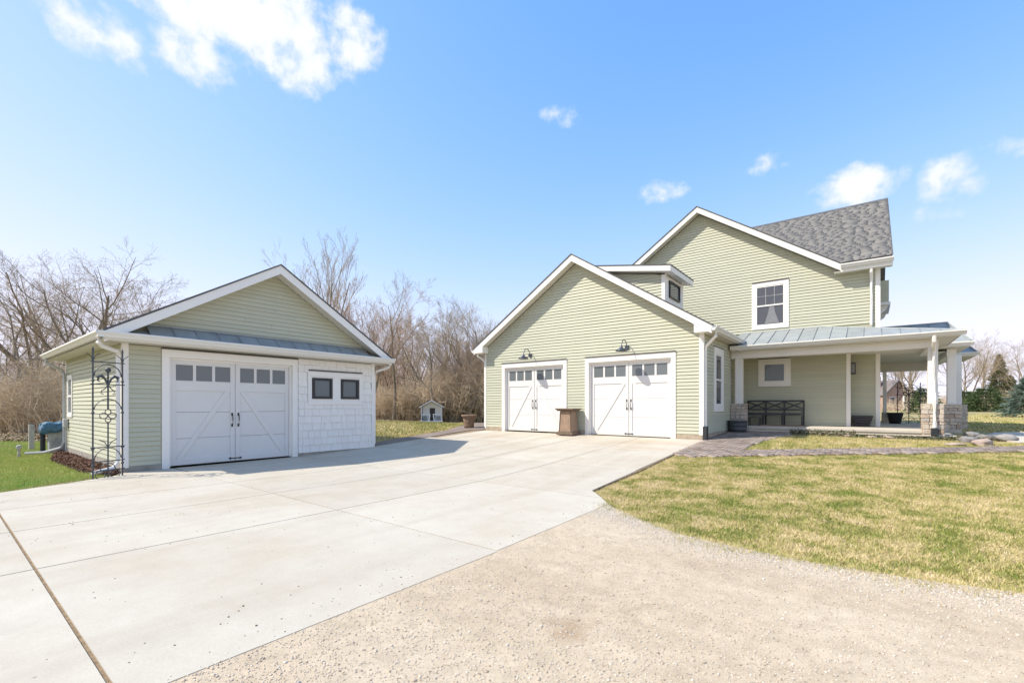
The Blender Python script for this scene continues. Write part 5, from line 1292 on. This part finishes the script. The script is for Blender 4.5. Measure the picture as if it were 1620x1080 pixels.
def evergreen(px_, d, H, rad, n, mat, label, seed, blade, round_top=False):
    x, y = view_point(px_, d); z = gz(x, y)
    t = thing('evergreen_tree', label, 'tree', (x, y, z)); me = spruce(seed, H, rad, n, blade, round_top=round_top)
    o = bpy.data.objects.new('crown', me); COL.objects.link(o); o.parent = t; me.materials.append(MATS[mat])
    tr = MB(); tr.tube([(0, 0, -.1), (0, 0, H*.5), (0, 0, H*.96)], [rad*.07, rad*.04, .01], 7); o2 = obj('trunk', tr, 'bark', None); o2.parent = t
evergreen(1581, 74, 8.6, 2.0, 5200, 'needle_tall', 'tall pointed spruce on the right beyond the field', 1, .42)
evergreen(1598, 78, 5.6, 2.4, 4200, 'needle_tall', 'shorter dark spruce just right of the tall pointed one', 2, .42)
evergreen(1560, 58, 2.9, 2.15, 6500, 'needle', 'rounded green spruce shrub beyond the field', 3, .26, True)
evergreen(1527, 62, 2.6, 1.6, 3500, 'needle', 'dark evergreen shrub half hidden by the porch posts', 4, .28, True)
evergreen(1628, 31, 2.9, 1.55, 9000, 'needle_blue', 'blue-green spruce cut by the right edge', 5, .16)
evergreen(1463, 50, 2.6, 1.5, 2600, 'needle', 'small evergreen seen through the porch', 6, .26, True)
evergreen(1606, 70, 2.6, 2.0, 3000, 'needle', 'low evergreen behind the blue-green spruce', 8, .3, True)

# brick house far beyond the porch
bx, by_ = view_point(1430, 74); bz = gz(bx, by_)
bh = thing('brick_house', 'distant red brick house with steep roof seen through the porch', 'house', (bx, by_, bz))
u = Vector((math.cos(R(HEAD)), math.sin(R(HEAD)), 0)); nn = Vector((u.y, -u.x, 0)); f = Fr((bx, by_, bz), u, nn)
obj('wall', MB(f).box(-3.2, 3.6, -6, 0, 0, 2.5).prism([(-3.2, 2.5), (1.2, 2.5), (-1, 4.8)], -6, -.02), 'brick_wall', bh)
rf = obj('roof', MB(f).prism([(-3.5, 2.4), (-1, 5.0), (1.4, 2.4), (1.2, 2.25), (-1, 4.7), (-3.3, 2.25)], -6.2, .3).prism([(.4, 2.5), (4, 2.5), (4, 2.62), (.4, 3.6)], -5.5, .2), 'far_roof', bh)
obj('chimney', MB(f).box(-3.1, -2.1, -3, -2, 2, 5.6), 'brick_wall', rf)
for a in (-1.9, 0.2, 2.2):
    w_ = obj('window', MB(f).box(a-.45, a+.45, 0, .06, .9, 2.2), 'white_trim', bh); obj('pane', MB(f).box(a-.36, a+.36, .06, .07, 1.0, 2.1), 'glass_dark', w_)
obj('porch_post', MB(f).box(-1.0, -.85, 1.0, 1.15, 0, 2.4), 'white_trim', bh)
for k in range(9): obj('baluster', MB(f).box(-.8+k*.3, -.72+k*.3, 1.05, 1.1, .1, .85), 'white_trim', bh)
obj('rail', MB(f).box(-.9, 2, 1.03, 1.12, .85, .95), 'white_trim', bh)
